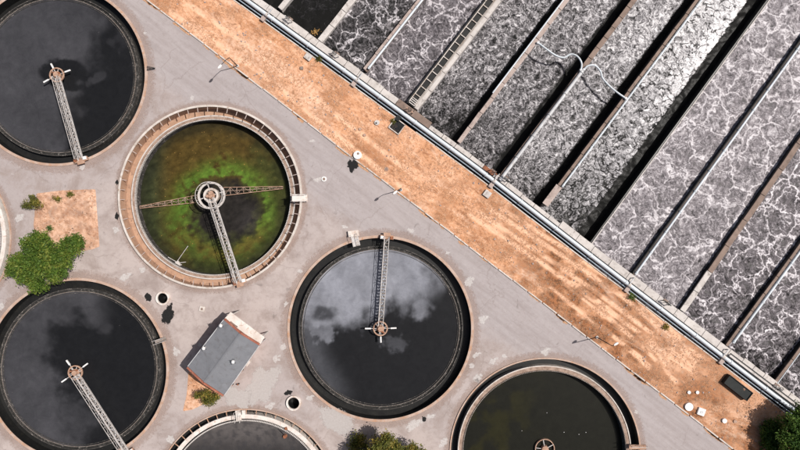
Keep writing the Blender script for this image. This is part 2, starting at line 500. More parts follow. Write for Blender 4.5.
# ------------------------------------------------------------------ ground sheet with the tank and basin openings
def flat_sheet(name, polys, z, mat, parent=None):
    cu = bpy.data.curves.new(name, 'CURVE'); cu.dimensions = '2D'; cu.fill_mode = 'BOTH'
    for poly in polys:
        sp = cu.splines.new('POLY'); sp.points.add(len(poly) - 1)
        for q, p in zip(sp.points, poly): q.co = (p[0], p[1], 0, 1)
        sp.use_cyclic_u = True
    tmp = bpy.data.objects.new('tmp', cu); COL.objects.link(tmp)
    dg = bpy.context.evaluated_depsgraph_get()
    me = bpy.data.meshes.new_from_object(tmp.evaluated_get(dg))
    bpy.data.objects.remove(tmp); bpy.data.curves.remove(cu)
    me.name = name; me.materials.clear(); me.materials.append(mat)
    for v_ in me.vertices: v_.co.z += z
    o = bpy.data.objects.new(name, me); COL.objects.link(o)
    if parent:
        o.parent = parent; o.location = -world_loc(parent)
    return o

polys = [[(-300, -300), (300, -300), (300, 300), (-300, 300)]]
for k, tk in TANKS.items():
    c0 = P(*tk['c']); r0 = (tk['r'] - 0.8) * S
    polys.append([(c0.x + r0 * math.cos(2 * math.pi * i / 128), c0.y + r0 * math.sin(2 * math.pi * i / 128)) for i in range(128)])
bas = [P(*off(p, -7.0)) for p in PIPE] + [P(950, -222), P(-60, -222)]
polys.append([(p.x, p.y) for p in bas])
MANHOLES = [((163.5, 298), 7.0), ((294, 402.5), 7.6)]
for (mx_, my_), mr in MANHOLES:
    c0 = P(mx_, my_); r0 = (mr - 1.2) * S
    polys.append([(c0.x + r0 * math.cos(2 * math.pi * i / 40), c0.y + r0 * math.sin(2 * math.pi * i / 40)) for i in range(40)])
pavement = flat_sheet('pavement', polys, 0.0, M['pavement'])
tag(pavement, 'weathered pinkish grey concrete yard around the round tanks', None, None, 'structure')

# ------------------------------------------------------------------ soil strip
TRACKS = []
def trk(pts, w):
    TRACKS.append(([Vector((a * S, b * S)) for a, b in pts], w * S))
for dx in (0, 9, 22, 31):
    trk([(470 + dx, 215 - dx * .2), (540 + dx, 262 - dx * .3), (600 + dx, 305 - dx * .4), (650 + dx * .6, 340 - dx * .4), (690 + dx * .3, 372 - dx * .5)], 2.2)
for dx in (-9, 4, 13):
    trk([(560 + dx, 285 - dx * .3), (610 + dx, 325 - dx * .4), (645 + dx * .6, 352 - dx * .4), (662 + dx * .3, 372 - dx * .5)], 1.6)
trk([(585, 262), (640, 296), (668, 318), (676, 340), (668, 362)], 2.0)
trk([(592, 255), (650, 290), (680, 316), (688, 338), (682, 358)], 2.0)
trk([(610, 318), (648, 352), (676, 382)], 2.0)
trk([(602, 326), (640, 360), (664, 384)], 1.8)
trk([(170, 12), (260, 72), (330, 130), (400, 186)], 2.4)
trk([(190, 5), (275, 65), (345, 122), (420, 180)], 2.4)
def seg_d(p, a, b):
    ab = b - a; q = max(0.0, min(1.0, (p - a).dot(ab) / ab.length_squared))
    return (p - (a + ab * q)).length
def soil_wear(x, y):
    """x, y photo px -> (track, litter)"""
    p = Vector((x * S, y * S)); tr = 0.0
    for pts, w in TRACKS:
        for a, b in zip(pts, pts[1:]):
            if abs(p.x - (a.x + b.x) / 2) > 8: continue
            d = seg_d(p, a, b)
            if d < 2 * w: tr = max(tr, 1 - sstep(0.6 * w, 1.6 * w, d))
    tr *= .35 + .65 * sstep(0.30, 0.5, fbm((x * .06, y * .06, 3)))
    li = sstep(0.52, 0.70, fbm((x * .022, y * .022, 9), 5)) * 0.35
    if x > 470: li = min(1.0, li + 0.95 * sstep(0.32, 0.54, fbm((x * .05, y * .05, 19), 5)) * sstep(470, 560, x) * (1 - .45 * sstep(690, 740, x)))
    pale = math.exp(-(((x - 680) / 35) ** 2 + ((y - 362) / 22) ** 2)) + math.exp(-(((x - 755) / 28) ** 2 + ((y - 405) / 22) ** 2)) * .7
    tr = max(tr, min(1, pale) * 0.7)
    return tr, max(li, .45 * sstep(560, 640, x) * (1 - sstep(720, 750, x))) * (1 - 0.95 * tr)
def kerb_pt(q):
    L_ = []
    for a, b in zip(KERB, KERB[1:]): L_.append(math.hypot(b[0] - a[0], b[1] - a[1]))
    d = q * sum(L_)
    for (a, b), l in zip(zip(KERB, KERB[1:]), L_):
        if d <= l: return (a[0] + (b[0] - a[0]) * d / l, a[1] + (b[1] - a[1]) * d / l)
        d -= l
    return KERB[-1]
def ledge_x_at(pt):
    # foot on the ledge from a kerb point, straight across the strip
    dx, dy = NX, NY
    best = None
    for a, b in zip(LEDGE, LEDGE[1:]):
        ex, ey = b[0] - a[0], b[1] - a[1]
        det = dx * (-ey) + ex * dy
        if abs(det) < 1e-9: continue
        rx, ry = a[0] - pt[0], a[1] - pt[1]
        tt = (rx * (-ey) + ex * ry) / det
        uu = (dx * ry - dy * rx) / det
        if -0.001 <= uu <= 1.001 and tt > 0: best = tt if best is None else min(best, tt)
    return best if best else 60
mb = MB(); wear = []
NU, NV = 520, 44
for i in range(NU + 1):
    k0 = kerb_pt(i / NU)
    wd = ledge_x_at(k0)
    for j in range(NV + 1):
        v_ = j / NV
        x, y = k0[0] + NX * wd * v_, k0[1] + NY * wd * v_
        tr, li = soil_wear(x, y)
        z = 0.035 + 0.09 * fbm((x * .045, y * .045, 1), 5) + 0.05 * fbm((x * .3, y * .3, 5), 3) - 0.03 * tr
        mb.v.append(P(x, y) + Vector((0, 0, z))); wear.append((tr, li, 0))
for i in range(NU):
    for j in range(NV):
        a = i * (NV + 1) + j
        mb.f.append([a, a + NV + 1, a + NV + 2, a + 1]); mb.sm.append(True)
# skirt down to the trench is the ledge itself
soil = mb.build('soil_strip', M['soil'], None, {'wear': wear})
tag(soil, 'dry orange brown soil strip with tyre tracks between kerb and basins', None, None, 'structure')

def soil_patch(pts, zmax, label, mat='soil', litter=0.2):
    """irregular patch of bare soil, a low mound over the paving"""
    xs = [p[0] for p in pts]; ys = [p[1] for p in pts]
    x0, x1, y0, y1 = min(xs) - 1, max(xs) + 1, min(ys) - 1, max(ys) + 1
    def inside(x, y):
        c_ = False
        for (ax, ay), (bx_, by_) in zip(pts, pts[1:] + pts[:1]):
            if (ay > y) != (by_ > y) and x < (bx_ - ax) * (y - ay) / (by_ - ay) + ax: c_ = not c_
        return c_
    def dist(x, y):
        p = Vector((x, y))
        return min(seg_d(p, Vector(a), Vector(b)) for a, b in zip(pts, pts[1:] + pts[:1]))
    st = 0.9
    mb = MB(); wr = []
    nx, ny = int((x1 - x0) / st) + 1, int((y1 - y0) / st) + 1
    for j in range(ny):
        for i in range(nx):
            x, y = x0 + i * st, y0 + j * st
            x += 5 * (fbm((x * .2, y * .2, 2)) - .5); y += 5 * (fbm((x * .2, y * .2, 7)) - .5)
            d = dist(x, y) * (1 if inside(x, y) else -1)
            z = -0.06 + 0.09 * sstep(-1.0, 1.6, d) + zmax * sstep(0, 8, d) * fbm((x * .1, y * .1, 3)) + .03 * fbm((x * .6, y * .6, 3)) * sstep(0, 2, d)
            mb.v.append(P(x, y) + Vector((0, 0, z)))
            wr.append((0.5 * sstep(.45, .7, fbm((x * .08, y * .08, 31))), litter * sstep(.4, .65, fbm((x * .12, y * .12, 11))), 0))
    for j in range(ny - 1):
        for i in range(nx - 1):
            a = j * nx + i
            q = [a, a + nx, a + nx + 1, a + 1]
            if all(mb.v[k].z < -0.02 for k in q): continue
            mb.f.append(q); mb.sm.append(True)
    o = mb.build('soil_patch', M[mat], None, {'wear': wr})
    return tag(o, label, None, None, 'structure')
soil_patch([(36, 193), (60, 190), (96, 188.5), (98, 218), (100, 247), (92, 250), (80, 252), (60, 262), (36, 250), (33, 225)], 0.12, 'square bed of pinkish bare soil beside the big green tree', 'soil_pale', litter=0.6)
soil_patch([(188, 371), (200, 375), (222, 393), (214, 402), (205, 404), (193, 410), (182, 412), (186, 395)], 0.08, 'small triangle of orange soil behind the grey roofed building', litter=0.35)

# kerb stones along the strip
kerb = thing('kerb', 'thin pale concrete kerb between the yard and the soil strip', 'kerb', P(400, 193))
KL = []
d_tot = sum(math.hypot(b[0] - a[0], b[1] - a[1]) for a, b in zip(KERB, KERB[1:]))
nk = 64
i0 = 0
for i in range(nk):
    q0, q1 = i / nk + 0.0006, (i + 1) / nk - 0.0006
    a, b = kerb_pt(q0), kerb_pt(q1)
    if b[0] < 90 or a[0] > 790: continue
    jig = random.uniform(-.25, .25)
    mb = MB()
    pa, pb = P(*off(a, jig)), P(*off(b, jig + random.uniform(-.2, .2)))
    mb.bar(pa + Vector((0, 0, 0.06)), pb + Vector((0, 0, 0.06 + random.uniform(-.012, .012))), 0.17, 0.14)
    mb.build('kerb_stone', M['concrete_white'], kerb, bevel=0.012)

# ------------------------------------------------------------------ pale repair patches and dark blots on the yard
def blob(cx, cy, rx, ry, rot, seed, z, nn=36, amp=0.35):
    pts = []
    for i in range(nn):
        a = 2 * math.pi * i / nn
        k = 1 + amp * (2 * fbm((math.cos(a) * 1.3 + seed * 3.7, math.sin(a) * 1.3, seed), 4) - 1) * 1.6
        x, y = rx * k * math.cos(a), ry * k * math.sin(a)
        p = P(cx + x * math.cos(rot) - y * math.sin(rot), cy + x * math.sin(rot) + y * math.cos(rot))
        pts.append((p.x, p.y))
    return pts
def decal(name, pts, z, mat, parent=None):
    mb = MB()
    n = len(pts)
    cx = sum(p[0] for p in pts) / n; cy = sum(p[1] for p in pts) / n
    vs_, fd = [(cx, cy, z)], [(1, 1, 1)]
    for k, f in ((.45, .8), (.75, .45), (1.0, 0.0)):
        vs_ += [(cx + (p[0] - cx) * k, cy + (p[1] - cy) * k, z) for p in pts]; fd += [(f, f, f)] * n
    fs = [[0, 1 + i, 1 + (i + 1) % n] for i in range(n)]
    for q in (0, 1):
        b0, b1 = 1 + q * n, 1 + (q + 1) * n
        fs += [[b0 + i, b1 + i, b1 + (i + 1) % n, b0 + (i + 1) % n] for i in range(n)]
    mb.add(vs_, fs)
    return mb.build(name, mat, parent, {'fade': fd})
def worn(name, base, dark, amount, soft):
    t = NT(name, .9, .2)
    co = t.co()
    nz = t.noise(co, 2.6, 6, .7, .4)
    t.col(t.mix(t.rng(t.noise(co, 5, 5, .7), .35, .65), base, dark))
    sp = t.n('ShaderNodeSeparateColor'); t.t.links.new(t.attr('fade')['Color'], sp.inputs[0])
    a = t.math('ADD', t.math('MULTIPLY', sp.outputs[0], .55), nz)
    t.set(t.b.inputs['Alpha'], t.rng(a, .62 - soft, .62 + soft, 0.0, amount))
    M[name] = t.m
worn('patch_white', (0.72, 0.69, 0.67), (0.55, 0.51, 0.485), .58, .15)
worn('patch_light', (0.52, 0.485, 0.465), (0.45, 0.41, 0.39), .75, .07)
worn('tar', (0.018, 0.0175, 0.0175), (0.013, 0.013, 0.013), 1.0, .06)  # near-black, for the flat dark patches on the yard
worn('soil_spill', (0.60, 0.36, 0.22), (0.36, 0.20, 0.115), .9, .12)
worn('patch_warm', (0.42, 0.31, 0.26), (0.33, 0.235, 0.195), .38, .16)
lights = [(125, 277, 5, 4), (142, 270, 3.4, 3), (176, 351, 3.8, 4.6), (19, 218, 4, 3.5), (172, 441, 3.5, 4), (82, 167.5, 3, 2.2),
          (482, 386, 3, 2), (493, 361, 4, 3), (476, 355, 4, 2.4), (472, 366, 3, 2.6), (478, 379, 4, 4), (545, 352, 4.5, 3.5), (504, 356, 3, 2),
          (413, 424, 8, 4.4), (430, 417, 4, 2.5), (445, 443, 3.4, 6), (283, 347, 3.2, 3), (276, 359, 4, 4), (270, 406, 4, 3), (309, 398, 4, 2.5),
          (483, 320, 4.5, 3.8), (469, 282, 4, 4.6), (448, 253, 2.4, 1.6), (411, 231, 3.4, 2.4), (312, 141, 3, 1.4), (116, 230, 3.2, 3.6), (192, 98, 2, 2.4),
          (286, 304, 2, 3), (300, 271, 3, 2), (345, 227, 3, 2), (636, 412, 2.4, 1.8), (1, 306, 3, 4), (145, 33, 1.6, 1.2), (200, 345, 2.2, 2.2), (317, 180, 4, 2.2)]
for i, (x, y, rx, ry) in enumerate(lights):
    for tk in TANKS.values():
        ddx, ddy = x - tk['c'][0], y - tk['c'][1]; dd = math.hypot(ddx, ddy); need = tk['r'] + max(rx, ry) + 1.0
        if dd < need: x, y = tk['c'][0] + ddx * need / dd, tk['c'][1] + ddy * need / dd
    decal('repair_patch', blob(x, y, rx * 1.05, ry * 1.05, random.uniform(-.6, .6), i + 1.3, 0), 0.004, M['patch_white'], pavement)
    if rx > 3.9:
        decal('repair_patch', blob(x + rx * .9, y - ry * .8, rx * .5, ry * .45, 0, i + 40.3, 0, 24), 0.008, M['patch_white'], pavement)
decal('repair_patch', blob(262, 384, 14, 25, 0.55, 70.2, 0, 60, .3), 0.0032, M['patch_light'], pavement)
decal('repair_patch', blob(337, 421, 22, 13, 0.4, 75.2, 0, 60, .2), 0.0032, M['patch_light'], pavement)
decal('repair_patch', blob(238, 398, 15, 11, 0.3, 77.2, 0, 60, .3), 0.0048, M['patch_light'], pavement)

# rust and damp stains round the rims of the brim full tanks
for key, wdt in (('t1', 9), ('t3', 8), ('t4', 9), ('t5', 6), ('t6', 7), ('t2', 6), ('t7', 6)):
    c_, r_ = P(*TANKS[key]['c']), TANKS[key]['r']
    mb = MB(); fd = []; n = 144
    rr_ = [(r_ * S, 1.0), ((r_ + wdt * .45) * S, .5), ((r_ + wdt) * S, -.4)]
    vs_ = []
    for ra_, f in rr_:
        for k in range(n):
            a = 2 * math.pi * k / n
            vs_.append((c_.x + ra_ * math.cos(a), c_.y + ra_ * math.sin(a), .002)); fd.append((max(f, 0),) * 3 if f >= 0 else (0, 0, 0))
    mb.add(vs_, [[q * n + k, (q + 1) * n + k, (q + 1) * n + (k + 1) % n, q * n + (k + 1) % n] for q in (0, 1) for k in range(n)])
    mb.build('rim_stain', M['patch_warm'], pavement, {'fade': fd})
# soil washed over the kerb onto the yard
for i in range(46):
    k0 = kerb_pt(random.uniform(.12, .90))
    x, y = off(k0, random.uniform(-1.8, -.6))
    decal('soil_spill', blob(x, y, random.uniform(3, 10), random.uniform(.9, 2.2), R(37.4), 200 + i * 1.7, 0, 24, .4), 0.006, M['soil_spill'], pavement)
blots = [(352.5, 165.5, 4.6, 4.6, 0.5, 'three lobed black tar spill beside the white capped shaft'),
          (168, 315, 4.6, 8.6, 0.25, 'oval black tar spill below the open white ringed manhole'),
          (148, 297, 3.2, 2.8, 0.8, 'small black tar spill left of the open white ringed manhole'),
          (117, 216, 2, 3, 0.0, 'black tar spot at the left rim of the green tank'),
          (117, 182.5, 1.6, 2, 0.0, 'tiny black spot on the yard above the left rim spot'),
          (288.5, 393, 3, 2, 0.0, 'dark brown stain above the lower white ringed manhole'),
          (424, 419, 2, 2, 0.0, 'small dark stain below the central tank')]
for i, (x, y, rx, ry, rot, lab) in enumerate(blots):
    o = decal('tar_spill', blob(x, y, rx * 1.35, ry * 1.35, rot, 100 + i * 2.1, 0, 40, .34), 0.012, M['tar'])
    tag(o, lab, 'stain', 'dark stains on the yard')

# ------------------------------------------------------------------ round settling tanks
def tank_parts(key, label, kind):
    tk = TANKS[key]; c0 = P(*tk['c']); r = tk['r'] * S
    T = thing('settling_tank', label, 'tank', c0, 'round settling tanks')
    c0 = (c0.x, c0.y)
    px = S
    if kind == 'full':          # brim full, black outlet channel, mossy weir
        specs = [('rim', [(r - 2.4 * px, 0.10), (r + .2 * px, 0.10), (r + .2 * px, -0.3), (r - 2.4 * px, -0.3)], 'concrete_rim'),
                 ('channel_wall', [(r - 2.45 * px, 0.06), (r - 0.9 * px, -0.32), (r - 1.0 * px, -1.9), (r - 2.45 * px, -1.9)], 'wet_dark'),
                 ('channel_floor', [(r - 2.4 * px, -1.25), (r - 2.4 * px, -1.35), (r - 11 * px, -1.35), (r - 11 * px, -1.25)], 'wet_dark'),
                 ('inner_wall', [(r - 10.4 * px, -0.46), (r - 10.4 * px, -1.8), (r - 11.3 * px, -1.8), (r - 11.3 * px, -0.46)], 'algae_grey'),
                 ('gutter', [(r - 11.3 * px, -0.66), (r - 11.3 * px, -0.8), (r - 14.0 * px, -0.8), (r - 14.0 * px, -0.66)], 'gutter_dark'),
                 ('scum_baffle', [(r - 15.4 * px, -0.47), (r - 15.4 * px, -1.0), (r - 15.8 * px, -1.0), (r - 15.8 * px, -0.47)], 'algae_grey')]
        wr, wz, rw = r - 14.1 * px, -0.43, r - 13.6 * px
        water_r, water_z = r - 14.1 * px, -0.55
    elif kind == 'low':         # drained low, tan channel with brackets
        specs = [('rim', [(r - 1.9 * px, 0.42), (r + .1 * px, 0.42), (r + .1 * px, -0.3), (r - 1.9 * px, -0.3)], 'concrete_white'),
                 ('channel_wall', [(r - 1.95 * px, 0.38), (r - 0.9 * px, -0.32), (r - 1.0 * px, -1.9), (r - 1.95 * px, -1.9)], 'channel_tan'),
                 ('channel_floor', [(r - 1.9 * px, -1.25), (r - 1.9 * px, -1.35), (r - 9 * px, -1.35), (r - 9 * px, -1.25)], 'channel_tan'),
                 ('inner_wall', [(r - 8.4 * px, -0.82), (r - 8.4 * px, -1.8), (r - 9.6 * px, -1.8), (r - 9.6 * px, -0.82)], 'concrete_pale'),
                 ('gutter', [(r - 9.6 * px, -0.84), (r - 9.6 * px, -1.0), (r - 12.4 * px, -1.0), (r - 12.4 * px, -0.84)], 'ring_dirty'),
                 ('shaft_wall', [(r - 13.2 * px, -0.95), (r - 12.4 * px, -0.95), (r - 12.4 * px, -3.2), (r - 13.2 * px, -3.2)], 'algae_grey')]
        wr, wz, rw = r - 13.3 * px, -0.70, r - 12.4 * px
        water_r, water_z = r - 13.1 * px, -2.15
    elif kind == 'olive':       # dark olive water, two lit rings
        specs = [('rim', [(r - 1.3 * px, 0.14), (r + .1 * px, 0.14), (r + .1 * px, -0.3), (r - 1.3 * px, -0.3)], 'concrete_rim'),
                 ('channel_wall', [(r - 1.35 * px, 0.10), (r - 0.5 * px, -0.32), (r - 0.6 * px, -1.9), (r - 1.35 * px, -1.9)], 'wet_dark'),
                 ('channel_floor', [(r - 1.3 * px, -1.15), (r - 1.3 * px, -1.25), (r - 8.6 * px, -1.25), (r - 8.6 * px, -1.15)], 'wet_dark'),
                 ('inner_wall', [(r - 8.4 * px, -0.2), (r - 8.4 * px, -1.8), (r - 9.4 * px, -1.8), (r - 9.4 * px, -0.2)], 'concrete_white'),
                 ('gutter', [(r - 9.4 * px, -0.30), (r - 9.4 * px, -0.5), (r - 13.2 * px, -0.5), (r - 13.2 * px, -0.30)], 'ring_dirty'),
                 ('shaft_wall', [(r - 14.0 * px, -0.5), (r - 13.2 * px, -0.5), (r - 13.2 * px, -3.2), (r - 14.0 * px, -3.2)], 'algae_grey')]
        wr, wz, rw = r - 14.0 * px, -0.16, r - 13.2 * px
        water_r, water_z = r - 13.9 * px, -1.35
    else:                       # white inner ring
        specs = [('rim', [(r - 1.1 * px, 0.14), (r + .1 * px, 0.14), (r + .1 * px, -0.3), (r - 1.1 * px, -0.3)], 'concrete_rim'),
                 ('channel_wall', [(r - 1.15 * px, 0.10), (r - 0.5 * px, -0.32), (r - 0.6 * px, -1.9), (r - 1.15 * px, -1.9)], 'wet_dark'),
                 ('channel_floor', [(r - 1.1 * px, -1.15), (r - 1.1 * px, -1.25), (r - 6.4 * px, -1.25), (r - 6.4 * px, -1.15)], 'wet_dark'),
                 ('inner_wall', [(r - 6.2 * px, -0.12), (r - 6.2 * px, -1.8), (r - 10.4 * px, -1.8), (r - 10.4 * px, -0.12)], 'plaster_white'),
                 ('gutter', [(r - 10.4 * px, -0.50), (r - 10.4 * px, -0.7), (r - 11.8 * px, -0.7), (r - 11.8 * px, -0.50)], 'wet_dark'),
                 ('shaft_wall', [(r - 12.6 * px, -0.6), (r - 11.8 * px, -0.6), (r - 11.8 * px, -3.0), (r - 12.6 * px, -3.0)], 'algae_grey')]
        wr, wz, rw = r - 13.0 * px, -0.14, r - 11.8 * px
        water_r, water_z = r - 12.6 * px, -0.8
    for nm, prof, mt in specs:
        mb = MB(); mb.ring(c0, prof, 180, smooth=False); mb.build(nm, M[mt], T)
    # notched weir plate
    mb = MB(); n = 300
    for k in range(n):
        a0, a1 = 2 * math.pi * k / n, 2 * math.pi * (k + 0.72) / n
        mb.ring(c0, [(wr, wz), (rw, wz), (rw, wz - 0.4), (wr, wz - 0.4)], 1, a0, a1)
    mb.build('weir_plate', M['weir_plate'] if kind in ('full', 'olive') else M['concrete_pale'], T)
    return T, c0, r, water_r, water_z

def water_disc(c0, wr, wz, mat, fn, label, name='tank_water'):
    nr, na = 96, 240
    mb = MB(); cols = []
    mb.v.append(Vector((c0[0], c0[1], wz))); cols.append(fn(0, 0))
    for i in range(1, nr + 1):
        rr = wr * i / nr
        for j in range(na):
            a = 2 * math.pi * j / na
            dx, dy = rr * math.cos(a), rr * math.sin(a)
            mb.v.append(Vector((c0[0] + dx, c0[1] + dy, wz)))
            cols.append(fn(dx / S, -dy / S))
    for j in range(na):
        mb.f.append([0, 1 + j, 1 + (j + 1) % na]); mb.sm.append(True)
    for i in range(nr - 1):
        for j in range(na):
            a, b = 1 + i * na + j, 1 + i * na + (j + 1) % na
            mb.f.append([a, a + na, b + na, b]); mb.sm.append(True)
    par = bpy.data.objects.new('tmp_anchor', None); par.location = (c0[0], c0[1], 0)
    o = mb.build(name, mat, par, {'tint': cols})
    o.parent = None; o.location = (c0[0], c0[1], 0)
    bpy.data.objects.remove(par)
    return tag(o, label, None, None, 'structure')

BLK = (0.0108, 0.0112, 0.0125)
def wn_(dx, dy, s, k, o=4): return fbm((dx * s + k * 17.3, dy * s - k * 5.1, k), o)
def gau(dx, dy, x, y, a, b): return math.exp(-(((dx - x) / a) ** 2 + ((dy - y) / b) ** 2))

def film1(dx, dy):
    w = (wn_(dx, dy, .045, 1) - .5)
    bound = 26 + 0.28 * (-dy) + 34 * w
    f = 1 - sstep(-20, 16, dx - bound)
    if dy > 0: f *= 1 - sstep(0, 14, dx - (8 + dy * .18) - 20 * w)
    f *= 1 - 1.0 * sstep(.32, .5, gau(dx, dy, 6 + 10 * w, -1 + 14 * w, 25, 15))
    f = max(f, .55 * sstep(.5, .85, gau(dx, dy, 36, 3 - (dx - 36) * .3, 22, 9) * (0.5 + wn_(dx, dy, .09, 3))))
    f = max(f, .30 * sstep(.5, .72, wn_(dx, dy, .05, 5)) * sstep(10, 30, dx) * sstep(10, -30, dy))
    return lerp3(BLK, (0.044, 0.044, 0.049), f * (0.72 + .55 * wn_(dx, dy, .03, 7)))

def film4(dx, dy):
    w = (wn_(dx, dy, .045, 2) - .5)
    f = 1 - sstep(-18, 14, dx + 18 + 40 * w - .25 * dy)
    top = (1 - sstep(-58, -40, dy + 28 * w)) * (1 - sstep(10, 38, dx))
    f = max(f, top)
    f = max(f, .75 * sstep(.35, .8, gau(dx, dy, -6, 52, 30, 26) + .7 * w))
    f *= 1 - sstep(.22, .62, gau(dx, dy, 2, -8, 26, 32) + .45 * w)
    f = max(f, .45 * sstep(.5, .8, gau(dx, dy, 24, -45, 14, 16) + .8 * w))
    return lerp3(BLK, (0.045, 0.045, 0.050), f * (0.6 + .75 * wn_(dx, dy, .03, 8)))

def film3(dx, dy):
    w = (wn_(dx, dy, .05, 4) - .5); w2 = wn_(dx, dy, .12, 6) - .5
    bound = -14 + (10 if dx < -8 else 10 - min(18, (dx + 8) * .9)) + (-dx - 40) * .06
    f = 1 - sstep(-15, 12, dy - bound - 24 * w - 8 * w2)
    f *= 1 - sstep(22, 62, dx + .25 * dy + 30 * w)
    hole = sstep(.25, .75, gau(dx, dy, -58, -14, 14, 9) + .5 * w2)
    f *= 1 - .75 * hole
    g4 = gau(dx, dy, 40, -20, 12, 16)
    f = max(f, .7 * sstep(.25, .95, g4 + .6 * w2 + .5 * w) * sstep(.05, .5, g4))
    g4 = gau(dx, dy, -58, 2, 18, 16)
    f = max(f, .5 * sstep(.4, .8, g4 + .9 * w2) * sstep(.08, .3, g4))
    g4 = gau(dx, dy, 14, 16, 18, 11)
    f = max(f, .16 * sstep(.45, .8, g4 + .8 * w2) * sstep(.08, .3, g4))
    f = max(f, .22 * sstep(48, 74, math.hypot(dx, dy)) * sstep(-20, -60, dx) )
    f = max(f, .30 * sstep(60, 10, dx) * sstep(-30, -66, dy))
    base = lerp3((0.0125, 0.0128, 0.0142), (0.205, 0.212, 0.24), f * (0.66 + .7 * wn_(dx, dy, .035, 9)))
    return base

def film2(dx, dy):
    rr = math.hypot(dx, dy); a = math.atan2(-dy, dx)
    w = wn_(dx, dy, .05, 11) - .5; w2 = wn_(dx, dy, .13, 12, 6) - .5; w3 = wn_(dx * .5 - dy * .25, dy + dx * .5, .2, 13, 5) - .5
    ex, ey = dx - 9, dy - 13
    re = math.hypot(ex, ey) * (1 + .05 * math.cos(a - .3)) + 14 * w + 9 * w2 + 5 * w3
    brown = (0.078, 0.052, 0.014)
    olive = (0.046, 0.050, 0.014)
    green = (0.090, 0.160, 0.022)
    core = (0.022, 0.0195, 0.018)
    c = lerp3(brown, olive, sstep(-25, 40, dx + dy * .8 + 60 * w))
    c = lerp3(c, (0.026, 0.044, 0.022), sstep(-42, -70, dx) * .75)
    c = lerp3(c, (0.018, 0.019, 0.012), sstep(62, 78, rr + 10 * w) * .7)
    low = sstep(.0, .9, -math.sin(math.atan2(-ey, ex)))
    g = (sstep(36, 43, re) if re < 45 else math.exp(-((re - 45) / 9.0) ** 2))
    g *= (.80 + 1.3 * w + 1.1 * w2 + .8 * w3) * (1 - .72 * low)
    c = lerp3(c, green, max(0, min(1, g)))
    gg = .65 * gau(dx, dy, -34, 26, 20, 18) + .45 * gau(dx, dy, -24, -8, 16, 14) + .25 * gau(dx, dy, -10, 52, 26, 14)
    c = lerp3(c, (0.060, 0.115, 0.018), max(0, min(.75, gg * (1 + 2.2 * w2 + 1.5 * w3))))
    c = lerp3(c, (0.13, 0.095, 0.022), .65 * math.exp(-((re - 44) / 5) ** 2) * low)
    c = lerp3(c, core, 1 - sstep(24, 42, re))
    c = lerp3(c, (0.055, 0.05, 0.05), .5 * gau(dx, dy, 38, 26, 14, 12) * (1 - sstep(32, 44, re)))
    k_ = 1 + .7 * w3 + .5 * w2
    return (c[0] * k_, c[1] * k_, c[2] * k_)

def film6(dx, dy):
    w = wn_(dx, dy, .04, 21)
    c = lerp3((0.0115, 0.0115, 0.0085), (0.019, 0.018, 0.008), sstep(.4, .7, w) * sstep(10, -40, dx))
    return c
def film5(dx, dy):
    w = wn_(dx, dy, .05, 23); w2 = wn_(dx, dy, .2, 24)
    c = lerp3((0.075, 0.068, 0.066), (0.12, 0.108, 0.104), w)
    c = lerp3(c, (0.022, 0.021, 0.022), sstep(-78, -40, dy) * .85)
    return lerp3(c, (0.04, 0.038, 0.04), sstep(.5, .7, w2) * .6)
def film7(dx, dy): return lerp3(BLK, (0.05, 0.05, 0.05), wn_(dx, dy, .05, 29))

def struts(T, c0, r, r_in, z, n, mat, a_off=0.0):
    base = None
    for k in range(n):
        a = 2 * math.pi * k / n + a_off
        if base is None:
            mb = MB(); mb.box(((r + r_in) / 2, 0, z), (r - r_in, 0.075, 0.10))
            me = bpy.data.meshes.new('strut')
            me.from_pydata([p[:] for p in mb.v], [], mb.f); me.materials.append(M[mat]); base = me
        o = bpy.data.objects.new('strut', base)
        o.rotation_euler = (0, 0, a); o.parent = T
        COL.objects.link(o)

T1, c1, r1, wr, wz = tank_parts('t1', 'brim full black tank with grey scum film in the upper left corner', 'full')
water_disc(c1, wr, wz, M['scum_water'], film1, 'black water with grey scum film in the upper left tank')
T2, c2, r2, wr2, wz2 = tank_parts('t2', 'drained round tank with green algae water and tan channel', 'low')
water_disc(c2, wr2, wz2, M['algae_water'], film2, 'low green and brown algae water')
struts(T2, c2, r2 - 1.9 * S, r2 - 6.6 * S, 0.28, 56, 'concrete_pink', .03)
T3, c3, r3, wr, wz = tank_parts('t3', 'black tank with pale blue grey film at the centre of the yard', 'full')
water_disc(c3, wr, wz, M['scum_water'], film3, 'black water half covered by pale blue grey film')
T4, c4, r4, wr, wz = tank_parts('t4', 'brim full black tank in the lower left corner below the big tree', 'full')
water_disc(c4, wr, wz, M['scum_water'], film4, 'black water with grey scum film in the lower left tank')
T5, c5, r5, wr, wz = tank_parts('t5', 'tank with broad white inner ring cut by the bottom edge', 'white')
water_disc(c5, wr, wz, M['scum_water'], film5, 'grey water inside the white ringed tank')
struts(T5, c5, r5 - 1.1 * S, r5 - 6.2 * S, -0.16, 56, 'concrete_rim')
T6, c6, r6, wr6, wz6 = tank_parts('t6', 'dark olive tank with two pale rings near the soil strip', 'olive')
water_disc(c6, wr6, wz6, M['scum_water'], film6, 'very dark olive water')
T7, c7, r7, wr, wz = tank_parts('t7', 'tank with white inner ring cut by the left edge', 'white')
water_disc(c7, wr, wz, M['scum_water'], film7, 'dark water of the tank at the left edge')

